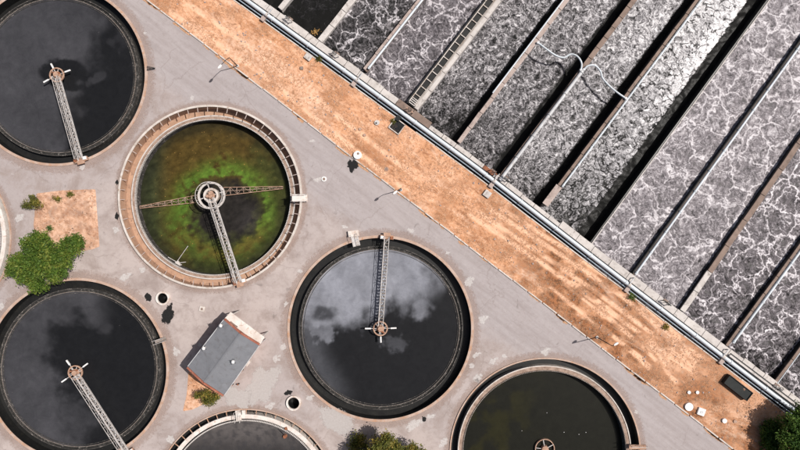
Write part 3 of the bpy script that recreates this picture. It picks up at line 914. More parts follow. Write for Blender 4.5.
# ------------------------------------------------------------------ scraper bridges
def bridge(label, ctr, end, zd, arms, hub='small', width=0.58, zw=-0.55, trucks=True):
    """lattice walkway from the tank centre to a drive carriage on the rim"""
    C0 = P(ctr[0], ctr[1], zd); E = P(end[0], end[1], zd)
    T = thing('scraper_bridge', label, 'bridge', (C0.x, C0.y, 0), 'rotating scraper bridges')
    d = (E - C0); L = d.length; d.normalize(); sd_ = Vector((-d.y, d.x, 0)); up = Vector((0, 0, 1))
    g = M['galvanised']
    # deck of narrow cross slats
    mb = MB(); n = int(L / 0.42)
    for k in range(n):
        p = C0 + d * (0.5 + (L - 0.6) * k / n)
        mb.bar(p - sd_ * (width * .42), p + sd_ * (width * .42), 0.17, 0.03)
    mb.build('deck', M['weir_plate'], T)
    for s_ in (-1, 1):
        mb = MB()
        mb.bar(C0 + sd_ * s_ * width / 2 + d * .4, E + sd_ * s_ * width / 2, 0.09, 0.22)
        mb.build('stringer', g, T)
        mb = MB()
        o_ = sd_ * s_ * (width / 2 + .03)
        for hz in (0.42, 0.85):
            mb.tube([C0 + o_ + up * hz + d * .4, E + o_ + up * hz - d * .2], 0.035 if hz > .6 else 0.02, 6)
        m = int(L / 1.1)
        for k in range(m + 1):
            p = C0 + o_ + d * (0.4 + (L - 0.6) * k / m)
            mb.bar(p, p + up * .86, 0.045, 0.045)
        for k in range(m):
            p = C0 + o_ + d * (0.4 + (L - 0.6) * k / m); q = C0 + o_ + d * (0.4 + (L - 0.6) * (k + 1) / m)
            if k % 2: mb.bar(p + up * .03, q + up * .82, 0.03, 0.03)
            else: mb.bar(p + up * .82, q + up * .03, 0.03, 0.03)
        mb.build('handrail', g, T)
    mb = MB(); m = int(L / 0.8)
    for k in range(m):
        p = C0 + d * (0.4 + (L - 0.6) * k / m); q = C0 + d * (0.4 + (L - 0.6) * (k + 1) / m)
        s_ = 1 if k % 2 else -1
        mb.bar(p + sd_ * s_ * width * .48 + up * .05, q - sd_ * s_ * width * .48 + up * .05, 0.06, 0.05)
    mb.build('lattice', M['pipe_silver'], T)
    # drive carriage on the rim
    rz = math.atan2(d.y, d.x)
    if trucks:
        mb = MB(); e0 = Vector((E.x, E.y, 0))
        mb.box(e0 + Vector((0, 0, 0.42)) - d * .1, (0.55, 1.7, 0.25), rz)
        mb.box(e0 + Vector((0, 0, 0.62)) + d * .25, (0.5, 0.9, 0.2), rz)
        mb.build('carriage', M['rust_pale'], T)
        for s_ in (-1, 1):
            mb = MB(); w_ = e0 + sd_ * s_ * .68 + up * .24
            mb.tube([w_ - d * .09, w_ + d * .09], 0.16, 14); mb.build('wheel', M['dark_metal'], T)
            mb = MB(); mb.box(e0 + sd_ * s_ * .62 + Vector((0, 0, 0.64)) - d * .15, (0.40, 0.38, 0.22), rz)
            mb.build('motor', M['rust'] if s_ < 0 else M['white_paint'], T)
    # centre hub
    cw = Vector((C0.x, C0.y, 0))
    mb = MB(); mb.cyl(cw, 0.32, zw - 1.0, zd + .35, 20); mb.cyl(cw, 0.48, zd - .1, zd + .04, 20)
    mb.build('centre_column', M['rust_pale'], T)
    if hub == 'small':
        mb = MB(); mb.ring(cw, [(0.95, zd - .05), (0.95, zd + .10), (0.80, zd + .10), (0.80, zd - .05)], 40); mb.build('hub_ring', M['rust_pale'], T)
        mb = MB()
        for k in range(6):
            a = k * math.pi / 3 + .3
            mb.bar(cw + up * zd, cw + up * zd + Vector((math.cos(a), math.sin(a), 0)) * .84, 0.07, 0.07)
        mb.build('hub_spokes', g, T)
        mb = MB(); mb.tube([cw + up * (zd + .05) - sd_ * .5 - d * .5, cw + up * (zd + .1) + sd_ * .45 - d * .1], .12, 8)
        mb.build('gear_motor', M['rust'], T)
        for ax, ay in arms:
            q = P(ax, ay, zd)
            mb = MB(); v_ = (q - C0); ln = v_.length; v_.normalize()
            mb.bar(C0 + v_ * .3, C0 + v_ * (ln - .3), 0.07, 0.07)
            am = mb.build('arm', g, T)
            mb = MB(); mb.bar(C0 + v_ * (ln - .62), C0 + v_ * (ln + .12), 0.17, 0.15); mb.build('float', M['white_paint'], am)
    else:
        mb = MB(); mb.ring(cw, [(1.78, zd - .3), (1.78, zd - .12), (1.52, zd - .12), (1.52, zd - .3)], 64); mb.build('hub_ring', M['concrete_pale'], T)
        mb = MB(); mb.ring(cw, [(0.98, zd - .6), (0.98, zd + .06), (0.70, zd + .06), (0.70, zd - .6)], 48); mb.build('inner_ring', M['concrete_white'], T)
        mb = MB()
        for k in range(4):
            a = k * math.pi / 2 + math.atan2(d.y, d.x)
            mb.bar(cw + up * (zd - .18), cw + up * (zd - .18) + Vector((math.cos(a), math.sin(a), 0)) * 1.6, 0.12, 0.08)
        mb.build('hub_spokes', g, T)
        mb = MB(); mb.ring(cw, [(1.74, zd + .85), (1.74, zd + .91), (1.67, zd + .91), (1.67, zd + .85)], 64)
        for k in range(16):
            a = k * math.pi / 8
            mb.bar(cw + Vector((1.7 * math.cos(a), 1.7 * math.sin(a), zd - .2)), cw + Vector((1.7 * math.cos(a), 1.7 * math.sin(a), zd + .88)), .05, .05)
        mb.build('hub_railing', g, T)
        mb = MB(); mb.box(cw + Vector((.1, .3, zd + .3)), (.5, .4, .5), .4); mb.box(cw + Vector((-.35, -.1, zd + .25)), (.35, .3, .4), .9)
        mb.build('gear_motor', M['rust_pale'], T)
    return T
bridge('lattice bridge of the upper left tank ending at its lower rim', (57, 75), (81, 160.5), 0.5, [(51.5, 64.5), (69.5, 70.5), (44.5, 82)])
bridge('walkway bridge of the green algae tank with a round hub platform', (211, 195.5), (239.5, 283), 0.62, [], 'big', 0.66, -1.9)
bridge('lattice bridge of the central tank with a cross of white floats', (380.5, 328.5), (387, 236.5), 0.5, [(366, 328.5), (395.5, 328), (381, 341.5)], width=0.56)
bridge('lattice bridge of the lower left tank cut by the bottom edge', (75.5, 372.5), (128, 454), 0.5, [(67, 361), (87, 364), (62.5, 381.5)])

# rake arms of the drained tank, at water level
def rake(label, a, b, z, w0, w1):
    A, B = P(a[0], a[1], z), P(b[0], b[1], z)
    T = thing('rake_arm', label, 'truss arm', (A.x, A.y, 0), 'rake arms of the drained tank')
    d = (B - A); L = d.length; d.normalize(); s = Vector((-d.y, d.x, 0)); up = Vector((0, 0, 1))
    for sg in (-1, 1):
        mb = MB(); mb.bar(A + s * sg * w0 / 2, B + s * sg * w1 / 2, 0.07, 0.07)
        mb.build('chord', M['rust_pale'], T)
    mb = MB(); n = 9
    mb.bar(A + up * .5, B + up * .15, 0.06, 0.06)
    for k in range(n + 1):
        q = k / n; w = w0 + (w1 - w0) * q; p = A + (B - A) * q
        mb.bar(p - s * w / 2, p + s * w / 2, 0.05, 0.05)
        mb.bar(p - s * w / 2, p + up * (.5 - .35 * q), 0.04, 0.04)
        mb.bar(p + s * w / 2, p + up * (.5 - .35 * q), 0.04, 0.04)
        if k < n:
            q2 = (k + 1) / n; w2 = w0 + (w1 - w0) * q2; p2 = A + (B - A) * q2
            sg = 1 if k % 2 else -1
            mb.bar(p + s * sg * w / 2, p2 - s * sg * w2 / 2, 0.045, 0.045)
    mb.build('bracing', M['ring_dirty'], T)
rake('rusty truss arm reaching left over the green algae water', (199, 198.5), (138, 207.5), -1.7, 1.0, .25)
rake('rusty truss arm reaching right over the green algae water', (224, 191.5), (283, 187.5), -1.7, 1.1, .3)
# small scum box mechanism in the drained tank
T = thing('scum_collector', 'small pale scum collector frame in the lower left of the green tank', 'frame', P(180, 262, -1.9))
for nm, a, b in (('arm', (188, 246), (176, 263)), ('arm', (168, 257), (182, 265)), ('arm', (177, 263), (186, 262))):
    mb = MB(); mb.bar(P(a[0], a[1], -1.6), P(b[0], b[1], -1.6), .07, .07); mb.build(nm, M['galvanised'], T)
mb = MB(); mb.box(P(178, 264, -1.65), (.5, .7, .25), .5); mb.build('box', M['concrete_pale'], T)
# centre well of the olive tank
cw = P(545, 449, -1.0)
T = thing('centre_well', 'dark ringed centre well in the olive tank at the bottom edge', 'well', (cw.x, cw.y, 0))
mb = MB(); mb.ring(cw, [(1.3, -1.0), (1.3, -2.0), (1.2, -2.0), (1.2, -1.0)], 48); mb.build('well_ring', M['rust_pale'], T)
mb = MB(); mb.cyl(cw, .45, -2.2, -.8, 20); mb.build('column', M['rust_pale'], T)
mb = MB()
for k in range(5):
    a = k * 2 * math.pi / 5 + .5
    mb.bar(cw, cw + Vector((math.cos(a), math.sin(a), 0)) * 1.25, .08, .08)
mb.build('spokes', M['galvanised'], T)
for i, (x, y, lab) in enumerate([(522, 431, 'white foam fleck floating left of the dark centre well'), (547, 413, 'white foam fleck floating above the dark centre well'),
        (564, 432.5, 'white foam fleck nearest the dark centre well on its right'), (586, 432.5, 'white foam fleck farthest right in the olive tank'), (579, 434.5, 'white foam fleck second from the right in the olive tank')]):
    mb = MB(); p = P(x, y, -1.3); pts = []
    mb.add([p + Vector((random.uniform(.03, .08) * math.cos(a * .9), random.uniform(.03, .08) * math.sin(a * .9), -.06)) for a in range(7)] + [p + Vector((0, 0, .05))],
           [[k, (k + 1) % 7, 7] for k in range(7)], True)
    tag(mb.build('foam_fleck', M['white_paint']), lab, 'foam', 'foam flecks on the olive water')

# rim crossings: small ramps/ladders onto the inner walls
def crossing(label, a, b, w, z, mat='plaster_white'):
    A, B = P(a[0], a[1], z), P(b[0], b[1], z)
    T = thing('rim_step', label, 'steps', ((A.x + B.x) / 2, (A.y + B.y) / 2, 0), 'crossings over tank channels')
    d = (B - A); L = d.length; d.normalize(); s = Vector((-d.y, d.x, 0)); up = Vector((0, 0, 1))
    mb = MB(); mb.bar(A, B, w, .07); mb.build('plate', M[mat], T)
    for sg in (-1, 1):
        mb = MB()
        o_ = s * sg * w * .46
        mb.tube([A + o_ + up * .8, B + o_ + up * .8], .03, 6)
        for q in (0.05, .5, .95): mb.bar(A + (B - A) * q + o_, A + (B - A) * q + o_ + up * .8, .04, .04)
        mb.build('handrail', M['galvanised'], T)
    return T
crossing('white step plate on the right rim of the green algae tank', (292, 198), (307.5, 198), .95, .40)
T = crossing('ladder frame at the top rim of the central tank', (354, 234), (357, 246), .9, .16, 'galvanised')
mb = MB(); mb.box(P(353.5, 233.5, .2), (1.35, .75, .4), .12); mb.build('pad', M['plaster_white'], T)
crossing('white step plate over the channel of the bottom white ringed tank', (238, 410.5), (239, 421), .7, .18)
crossing('small rusty crossing on the right rim of the olive tank', (629, 447), (646, 447), .6, .2, 'rust_pale')
crossing('small grey crossing on the right rim of the lower left tank', (155, 342), (166, 338.5), .5, .16, 'weir_plate')
T = thing('baffle_block', 'curved white block beside the step on the bottom tank', 'block', P(245, 415))
mb = MB(); c0 = c5
mb.ring(c0, [(r5 - 1.4 * S, .0), (r5 - 1.4 * S, .2), (r5 - 6 * S, .2), (r5 - 6 * S, .0)], 6, R(90.2), R(92.4)); mb.build('block', M['plaster_white'], T)
# thin ladder bracket on the right rim of the first tank
T = thing('rim_bracket', 'tiny dark triangular bracket on the right rim of the upper left tank', 'bracket', P(150, 68))
mb = MB(); mb.bar(P(147, 66.5, .3), P(155, 68.2, .3), .09, .09); mb.build('bar', M['dark_metal'], T)
mb = MB(); mb.bar(P(147, 69.6, .3), P(155, 68.2, .3), .09, .09); mb.build('bar', M['dark_metal'], T)
mb = MB(); mb.bar(P(147.5, 68, .0), P(147.5, 68, .34), .07, .07); mb.build('post', M['dark_metal'], T)

# red buoy in bottom tank
T = thing('sampling_float', 'small rusty red float on the grey water of the bottom tank', 'float', P(285, 436, -.8))
mb = MB(); mb.cyl(P(285, 436, -.8), .33, -.85, -.5, 16, .22); mb.build('float_body', M['rust'], T)
mb = MB(); mb.tube([P(285, 436, -.55), P(280, 430, -.1)], .04, 6); mb.build('rod', M['dark_metal'], T)
mb = MB(); mb.box(P(286, 428.5, -.04), (.3, .35, .2), .3); mb.build('clamp', M['rust'], T)

# ------------------------------------------------------------------ aeration basins
ZT = 0.40                                     # top of walls
# walls: bottom junction, top end (photo px)
WALLS = dict(A=((280, 9), (292, -6)), B=((320, 41), (352, 0)), C=((365, 70), (420, 0)), D=((412, 106), (493, 0)), E=((458, 142), (566, 0)),
             F=((495, 184), (634, 0)), G=((545, 205), (698, 0)), H=((591, 244), (769, 0)), I=((633, 275), (831, 0)), J=((682, 311), (898, 0)),
             K=((727, 346), (968, 18)), L=((774, 385), (1010, 66)), O=((240, -22), (262, -52)), N=((830, 425), (1060, 110)))
def wpt(k, q):
    """q = photo px along the wall from the walkway"""
    a, b = WALLS[k]; l = math.hypot(b[0] - a[0], b[1] - a[1])
    return (a[0] + (b[0] - a[0]) * q / l, a[1] + (b[1] - a[1]) * q / l)
def wlen(k, ymin=-95, xmax=905):
    a, b = WALLS[k]; l = math.hypot(b[0] - a[0], b[1] - a[1])
    q1 = (a[1] - ymin) / ((a[1] - b[1]) / l)
    q2 = (xmax - a[0]) / ((b[0] - a[0]) / l)
    return max(25, min(q1, q2))
def perp(k):
    a, b = WALLS[k]; l = math.hypot(b[0] - a[0], b[1] - a[1])
    return (-(b[1] - a[1]) / l, (b[0] - a[0]) / l)       # to the right of the wall (lower right in photo)
def wp(k, q, d, z):
    p = wpt(k, q); n = perp(k)
    return P(p[0] + n[0] * d, p[1] + n[1] * d, z)

def coping(T, k, q0, q1, d0, d1, mat, z=ZT, th=0.16, step=19.0, jit=0.25):
    n = max(1, int(round((q1 - q0) / step)))
    e = 0.25
    for i in range(n):
        a, b = q0 + (q1 - q0) * i / n + e, q0 + (q1 - q0) * (i + 1) / n - e
        j0, j1 = random.uniform(-jit, jit), random.uniform(-jit, jit)
        dz = random.uniform(-.015, .015)
        mb = MB()
        pts = [wp(k, a, d0 + j0, z), wp(k, b, d0 + j1, z), wp(k, b, d1 + j1, z), wp(k, a, d1 + j0, z)]
        mb.prism([(p.x, p.y) for p in pts], z - th, z + dz)
        mb.build('coping_slab', M[mat], T, bevel=0.015)
def web(T, k, q0, q1, d0, d1, mat, z1):
    mb = MB()
    pts = [wp(k, q0, d0, ZT), wp(k, q1, d0, ZT), wp(k, q1, d1, ZT), wp(k, q0, d1, ZT)]
    mb.prism([(p.x, p.y) for p in pts], -3.2, z1)
    mb.build('wall_core', M[mat], T)
def pipe_on(T, k, q0, q1, d, z, r, mat, name='pipe'):
    mb = MB(); mb.tube([wp(k, q0, d, z), wp(k, (q0 + q1) / 2, d, z), wp(k, q1, d, z)], r, 12)
    o = mb.build(name, M[mat], T)
    mb = MB()
    m = int((q1 - q0) / 24)
    for i in range(m + 1):
        q = q0 + 2 + (q1 - q0 - 4) * i / max(1, m)
        mb.tube([wp(k, q - .4, d, z), wp(k, q + .4, d, z)], r * 1.35, 12)
        mb.bar(wp(k, q, d, z), wp(k, q, d, ZT - .3) , .08, .08)
    mb.build('flange', M[mat], o)
    return o
GW = 'dividing walls of the aeration basins'
def wall(k, label):
    p = wpt(k, 4); w = P(p[0], p[1], 0)
    return thing('basin_wall', label, 'wall', (w.x, w.y, 0), GW)
w_ = wall('A', 'short pale wall at the top left corner of the basins'); LA = wlen('A')
web(w_, 'A', 0, LA, -2, 2, 'concrete_pale', ZT - .17); coping(w_, 'A', 0, LA, -2.6, 2.6, 'concrete_pale')
w_ = wall('B', 'plain pale wall between black water and white foam web'); LB = wlen('B')
web(w_, 'B', 0, LB, -2.4, 2.4, 'concrete_pale', ZT - .17); coping(w_, 'B', 0, LB, -3, 3, 'concrete_pale')
w_ = wall('C', 'wall with brown coping and a thin white pipe left of the ladder channel'); LC = wlen('C')
web(w_, 'C', 0, LC, -2.0, 2.2, 'concrete_brown', ZT - .17); coping(w_, 'C', 0, LC, -2.4, 0.4, 'concrete_pink'); pipe_on(w_, 'C', 3, LC, 1.8, ZT + .1, .15, 'pipe_white')
w_ = wall('E', 'pinkish wall with thin white rail, first right of the ladder channel'); LE = wlen('E')
web(w_, 'E', 0, LE, -1.8, 2.0, 'wet_dark', ZT - .17); coping(w_, 'E', 0, LE, -1.4, 2.8, 'concrete_pink')
pipe_on(w_, 'E', 60, LE, -2.1, ZT + .05, .09, 'pipe_white', 'rail')
w_ = wall('F', 'wall with silver pipe that ends at the curved white hoses'); LF = wlen('F')
web(w_, 'F', 0, LF, -1.6, 1.8, 'wet_dark', ZT - .17); coping(w_, 'F', 0, 142, -1.4, .5, 'concrete_brown'); coping(w_, 'F', 145, LF, -2.2, 2.8, 'concrete_brown', step=13)
pipe_on(w_, 'F', 6, 143, 1.6, ZT + .2, .23, 'pipe_silver')
w_ = wall('G', 'brown wall with thin white pipe beside the whitest foam'); LG = wlen('G')
web(w_, 'G', 0, LG, -1.6, 2.0, 'wet_dark', ZT - .17); coping(w_, 'G', 0, 24, -3.2, 3.6, 'concrete_pink'); coping(w_, 'G', 24, LG, -2.0, 1.0, 'concrete_brown')
pipe_on(w_, 'G', 25, LG, 2.9, ZT + .05, .12, 'pipe_white')
w_ = wall('H', 'thin low wall sunk level with mauve foam, no coping'); LH = wlen('H')
web(w_, 'H', 0, LH, -.5, .6, 'wet_dark', -0.12); coping(w_, 'H', 0, LH, -.2, .9, 'concrete_pale', z=-.02, th=.1)
w_ = wall('I', 'thin wall with a dark pipe and a white pipe side by side'); LI = wlen('I')
web(w_, 'I', 0, LI, -1.6, 1.6, 'wet_dark', ZT - .17); pipe_on(w_, 'I', 2, LI, -1.4, ZT - .05, .12, 'dark_metal'); coping(w_, 'I', 0, LI, -.6, .3, 'concrete_brown', step=60)
pipe_on(w_, 'I', 2, LI, 1.5, ZT + .05, .15, 'pipe_white')
w_ = wall('J', 'wall of broad brown planks between mauve foam and veined foam'); LJ = wlen('J')
web(w_, 'J', 0, LJ, -2.2, 2.4, 'wet_dark', ZT - .17); coping(w_, 'J', 0, 48, -2.2, 3.4, 'concrete_pale', step=24); coping(w_, 'J', 48, LJ, -2.2, 3.2, 'concrete_brown', step=30)
w_ = wall('K', 'brown wall with bluish white pipe crossing the right edge'); LK = wlen('K')
web(w_, 'K', 0, LK, -1.8, 2.2, 'wet_dark', ZT - .17); coping(w_, 'K', 0, LK, -1.8, 1.0, 'concrete_brown', step=22); pipe_on(w_, 'K', 6, LK, 3.0, ZT + .05, .16, 'pipe_white')
w_ = wall('L', 'short dark brown wall in the far right corner of the basins'); LL = wlen('L')
web(w_, 'L', 0, LL, -1.6, 1.8, 'wet_dark', ZT - .17); coping(w_, 'L', 0, LL, -1.8, 1.2, 'concrete_brown', step=30); pipe_on(w_, 'L', 2, LL, 1.8, ZT, .06, 'pipe_white', 'rail')

# ladder-like grated channel
p = wpt('D', 4); w0 = P(p[0], p[1], 0)
TD = thing('grated_channel', 'long dark channel with white crossbars like a ladder between two basins', 'channel', (w0.x, w0.y, 0)); LD = wlen('D')
def Dd(q): return q / 133.0   # widens slightly away from the walkway
web(TD, 'D', 0, LD, -6.6, -5.2, 'wet_dark', ZT - .17)
coping(TD, 'D', 2, LD, -6.9, -6.2, 'dark_metal', step=60); coping(TD, 'D', 2, LD, -5.8, -4.9, 'concrete_white', step=40)
web(TD, 'D', 0, LD, 2.0, 6.6, 'concrete_pale', ZT - .17); coping(TD, 'D', 0, LD, 3.0, 7.2, 'concrete_pale', step=22)
mb = MB(); mb.tube([wp('D', 2, 2.4, ZT + .02), wp('D', LD, 2.4, ZT + .02)], .05, 8); mb.build('rail', M['concrete_white'], TD)
mb = MB(); mb.tube([wp('D', 2, 1.4, ZT + .0), wp('D', LD, 1.4, ZT + .0)], .04, 8); mb.build('rail', M['concrete_white'], TD)
q = 12.0; first = True
while q < LD:
    mb = MB(); mb.bar(wp('D', q, -4.7, ZT - .03), wp('D', q, 1.4, ZT - .03), .10, .10); mb.build('crossbar', M['concrete_white'], TD)
    q += 9.3
for q in (1.5, 3.6, 5.6, 7.4):
    mb = MB(); mb.bar(wp('D', q, -4.7, ZT - .03), wp('D', q, 2.0, ZT - .03), .11, .12); mb.build('crossbar', M['concrete_pale'], TD)
mb = MB(); pts = [wp('D', 0, -5.4, ZT), wp('D', LD, -5.4, ZT), wp('D', LD, 2.2, ZT), wp('D', 0, 2.2, ZT)]
mb.prism([(p.x, p.y) for p in pts], -1.4, ZT - .14); mb.build('channel_bed', M['wet_dark'], TD)

# foaming liquor lanes
def lane(ka, kb, z, mat, covf, label, l0, l1, name='foamy_water'):
    La, Lb = l0, l1
    a0, b0 = wp(ka, -16, 0, ZT), wp(kb, -16, 0, ZT)
    a1, b1 = wp(ka, La, 0, ZT), wp(kb, Lb, 0, ZT)
    org = Vector((a0.x, a0.y, 0)); ydir = (a1 - a0); ydir.z = 0; ydir.normalize()
    rz = math.atan2(ydir.y, ydir.x) - math.pi / 2
    inv = Matrix.Rotation(-rz, 3, 'Z')
    wid = (b0 - a0).length
    nu = max(10, int(wid / 0.17)); nv = int((a1 - a0).length / 0.17)
    me_v, me_f, cov = [], [], []
    sd_ = random.uniform(0, 50)
    for j in range(nv + 1):
        for i in range(nu + 1):
            u, v = i / nu, j / nv
            p = (a0.lerp(a1, v)).lerp(b0.lerp(b1, v), u)
            q = inv @ (Vector((p.x, p.y, 0)) - org)
            zz = 0.10 * (mn.fractal(Vector((q.x * .9 + sd_, q.y * .9, sd_)), .9, 2.1, 4))
            me_v.append((q.x, q.y, z + zz))
            px_x, px_y = 400 + p.x * H / (H - ZT) / S, 225 - p.y * H / (H - ZT) / S
            cc = covf(u, v, px_x, px_y)
            cov.extend((cc, cc, cc, 1.0))
    for j in range(nv):
        for i in range(nu):
            k = j * (nu + 1) + i
            me_f.append((k, k + 1, k + nu + 2, k + nu + 1))
    me = bpy.data.meshes.new(name); me.from_pydata(me_v, [], me_f)
    me.polygons.foreach_set('use_smooth', [True] * len(me_f))
    at = me.color_attributes.new('cov', 'FLOAT_COLOR', 'POINT'); at.data.foreach_set('color', cov)
    me.materials.append(M[mat]); me.update()
    o = bpy.data.objects.new(name, me); o.location = org; o.rotation_euler = (0, 0, rz)
    COL.objects.link(o)
    return tag(o, label, None, None, 'structure')
def edgeband(u, v, k): return 0.0
flat = lambda u, v, x, y: 0.5
def c_ab(u, v, x, y): return 0.42 + .12 * sstep(30, 0, y)
def c_bc(u, v, x, y): return 0.50 - .20 * sstep(30, 80, y) * sstep(.5, 0, u) - .12 * sstep(340, 300, x)
def c_cd(u, v, x, y): return 0.52 - .12 * sstep(70, 110, y)
def c_de(u, v, x, y): return 0.50 - 1.4 * sstep(.84, .92, u) - .30 * sstep(92, 138, y + 8 * (u - .5)) + .06 * sstep(60, 0, y)  # this and following lanes clear foam on the right, blackening the wall shadow
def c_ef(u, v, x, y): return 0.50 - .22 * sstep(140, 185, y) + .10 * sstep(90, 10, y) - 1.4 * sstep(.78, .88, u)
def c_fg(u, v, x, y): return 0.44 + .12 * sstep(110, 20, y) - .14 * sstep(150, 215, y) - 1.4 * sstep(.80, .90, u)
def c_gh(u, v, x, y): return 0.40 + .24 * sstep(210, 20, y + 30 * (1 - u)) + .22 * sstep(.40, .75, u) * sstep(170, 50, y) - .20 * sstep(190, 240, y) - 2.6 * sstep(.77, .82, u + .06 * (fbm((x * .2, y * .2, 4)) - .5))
def c_hi(u, v, x, y): return 0.50 + .05 * sstep(240, 120, y)
def c_jk(u, v, x, y): return 0.50 - .10 * sstep(200, 330, y)
def c_kl(u, v, x, y): return 0.46 - .22 * sstep(330, 372, y)
lane('O', 'A', -.5, 'foam_thin', lambda u, v, x, y: .42, 'black water in the top left corner of the basins', 110, 110)
lane('A', 'B', -.5, 'foam_thin', c_ab, 'black water with few foam specks behind the walkway corner', 110, LB)
lane('B', 'C', -.4, 'foam_web', c_bc, 'dark water under a web of white foam lines', LB, LC)
lane('C', 'D', -.4, 'foam_veins', c_cd, 'grey veined foam left of the ladder channel', LC, LD)
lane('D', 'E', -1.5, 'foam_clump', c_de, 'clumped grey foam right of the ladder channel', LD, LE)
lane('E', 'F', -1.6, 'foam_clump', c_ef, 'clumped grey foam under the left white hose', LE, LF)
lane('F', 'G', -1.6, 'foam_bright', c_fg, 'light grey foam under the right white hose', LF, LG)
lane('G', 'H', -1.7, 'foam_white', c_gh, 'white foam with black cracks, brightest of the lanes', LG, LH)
lane('H', 'I', -.22, 'foam_mauve', c_hi, 'mauve grey foam beside the sunken wall', LH, LI)
lane('I', 'J', -.35, 'foam_mauve', c_hi, 'mauve grey foam left of the brown plank wall', LI, LJ)
lane('J', 'K', -.35, 'foam_net', c_jk, 'foam with crisp white veins right of the brown plank wall', LJ, LK)
lane('K', 'L', -.4, 'foam_net', c_kl, 'dark water with white foam net at the right edge', LK, LL)
lane('L', 'N', -.4, 'foam_net', lambda u, v, x, y: .34, 'dark foamy water in the far right corner of the basins', LL, wlen('N', 60, 1000))
# floating yellow scum cluster on the black lane
mb = MB(); p = P(315, 32, -.42)
for k in range(70):
    a, rr = random.uniform(0, 6.28), abs(random.gauss(0, .28))
    q = p + Vector((rr * 1.4 * math.cos(a), rr * math.sin(a), random.uniform(0, .05))); s_ = random.uniform(.04, .10)
    mb.add([q + Vector((s_, 0, 0)), q + Vector((0, s_, 0)), q - Vector((s_, 0, 0)), q - Vector((0, s_, 0)), q + Vector((0, 0, s_))], [[0, 1, 4], [1, 2, 4], [2, 3, 4], [3, 0, 4]])
weathered('scum_yellow', (0.50, 0.30, 0.10), (0.22, 0.13, 0.05), (0.62, 0.45, 0.22), sc=4)
tag(mb.build('scum_patch', M['scum_yellow']), 'yellow scum patch floating on the black lane by the walkway', 'scum')

# ------------------------------------------------------------------ walkway, trench and pipelines along the basin front
wk = thing('basin_walkway', 'pale slab walkway along the front of the aeration basins', 'walkway', P(475, 160))
def along(q):   # q px along PIPE from x=245 point, negative before
    pts = PIPE
    acc = -math.hypot(pts[2][0] - pts[0][0], pts[2][1] - pts[0][1])
    for a, b in zip(pts, pts[1:]):
        l = math.hypot(b[0] - a[0], b[1] - a[1])
        if q <= acc + l or b == pts[-1]:
            f = (q - acc) / l
            return (a[0] + (b[0] - a[0]) * f, a[1] + (b[1] - a[1]) * f)
        acc += l
def fp(q, d, z): p = off(along(q), d); return P(p[0], p[1], z)
q = -120.0; i = 0
rusty = {(476, 494)}
while q < 800:
    ln = random.choice((13, 16, 19, 22))
    xm = along(q + ln / 2)[0]
    w1 = 10.0 if xm < 420 else (7.6 if xm < 560 else 10.4)
    if xm > 735: w1 = 12.5
    mt = 'concrete_pale'
    if 474 < xm < 494: mt = 'rust'
    elif 400 < xm < 418: mt = 'concrete_brown'
    e = .22
    j = random.uniform(-.5, .5)
    mb = MB(); pts = [fp(q + e, 3.2, ZT), fp(q + ln - e, 3.2, ZT), fp(q + ln - e, w1 + j, ZT), fp(q + e, w1 + j, ZT)]
    z_ = ZT + random.uniform(-.012, .012) + .012
    mb.prism([(p.x, p.y) for p in pts], z_ - .16, z_)
    mb.build('walkway_slab', M[mt], wk, bevel=0.015)
    q += ln; i += 1
mb = MB()
for a, b in zip(PIPE, PIPE[1:]):
    pts = [P(*off(a, 3.4), ZT), P(*off(b, 3.4), ZT), P(*off(b, 7.0), ZT), P(*off(a, 7.0), ZT)]
    mb.prism([(p.x, p.y) for p in pts], -3.2, ZT - .17)
mb.build('front_wall', M['concrete_brown'], wk)
# trench
tr = thing('pipe_trench', 'dark narrow trench with pale edge under the white pipeline', 'trench', P(475, 172))
mb = MB()
for a, b in zip(PIPE, PIPE[1:]):
    mb.add([P(*off(a, -6.6), -.62), P(*off(b, -6.6), -.62), P(*off(b, 3.6), -.62), P(*off(a, 3.6), -.62)], [[0, 1, 2, 3]])
mb.build('trench_floor', M['trench_dark'], tr)  # floor made near-black; the shade under the pipes is in its colour
q = -120.0
while q < 800:
    ln = 24
    gap = 0.3
    if not (q < 195 < q + ln):
        mb = MB(); a, b = fp(q + gap, -7.0 + random.uniform(-.2, .2), 0), fp(q + ln - gap, -7.0 + random.uniform(-.2, .2), 0)
        mb.bar(a + Vector((0, 0, -.25)), b + Vector((0, 0, -.25)), .15, .80 + random.uniform(-.03, .03)); mb.build('edging_stone', M['concrete_white'], tr, bevel=0.01)
    q += ln
# main pipelines
def pl(name, label, d, z, r, mat, q0, q1, joint):
    T = thing(name, label, 'pipe', fp((q0 + q1) / 2, d, 0))
    mb = MB(); pts = []
    q = q0
    while q < q1: pts.append(fp(q, d, z)); q += 12
    pts.append(fp(q1, d, z))
    mb.tube(pts, r, 16); mb.build('pipe_run', M[mat], T)
    q = q0 + joint * .5
    while q < q1:
        mb = MB(); mb.tube([fp(q - .5, d, z), fp(q + .5, d, z)], r * 1.22, 16); mb.build('flange', M[mat], T)
        q += joint
    return T
pl('main_pipe', 'thick bluish white pipe running along the basin walkway', 0.3, .52, .26, 'pipe_white', -120, 800, 44)
pl('side_pipe', 'thin grey blue pipe beside the thick white pipeline', -3.7, .15, .10, 'pipe_blue', -120, 800, 30)
pl('cable_conduit', 'thin dark conduit between walkway and thick white pipe', 2.9, .50, .06, 'dark_metal', -120, 800, 60)

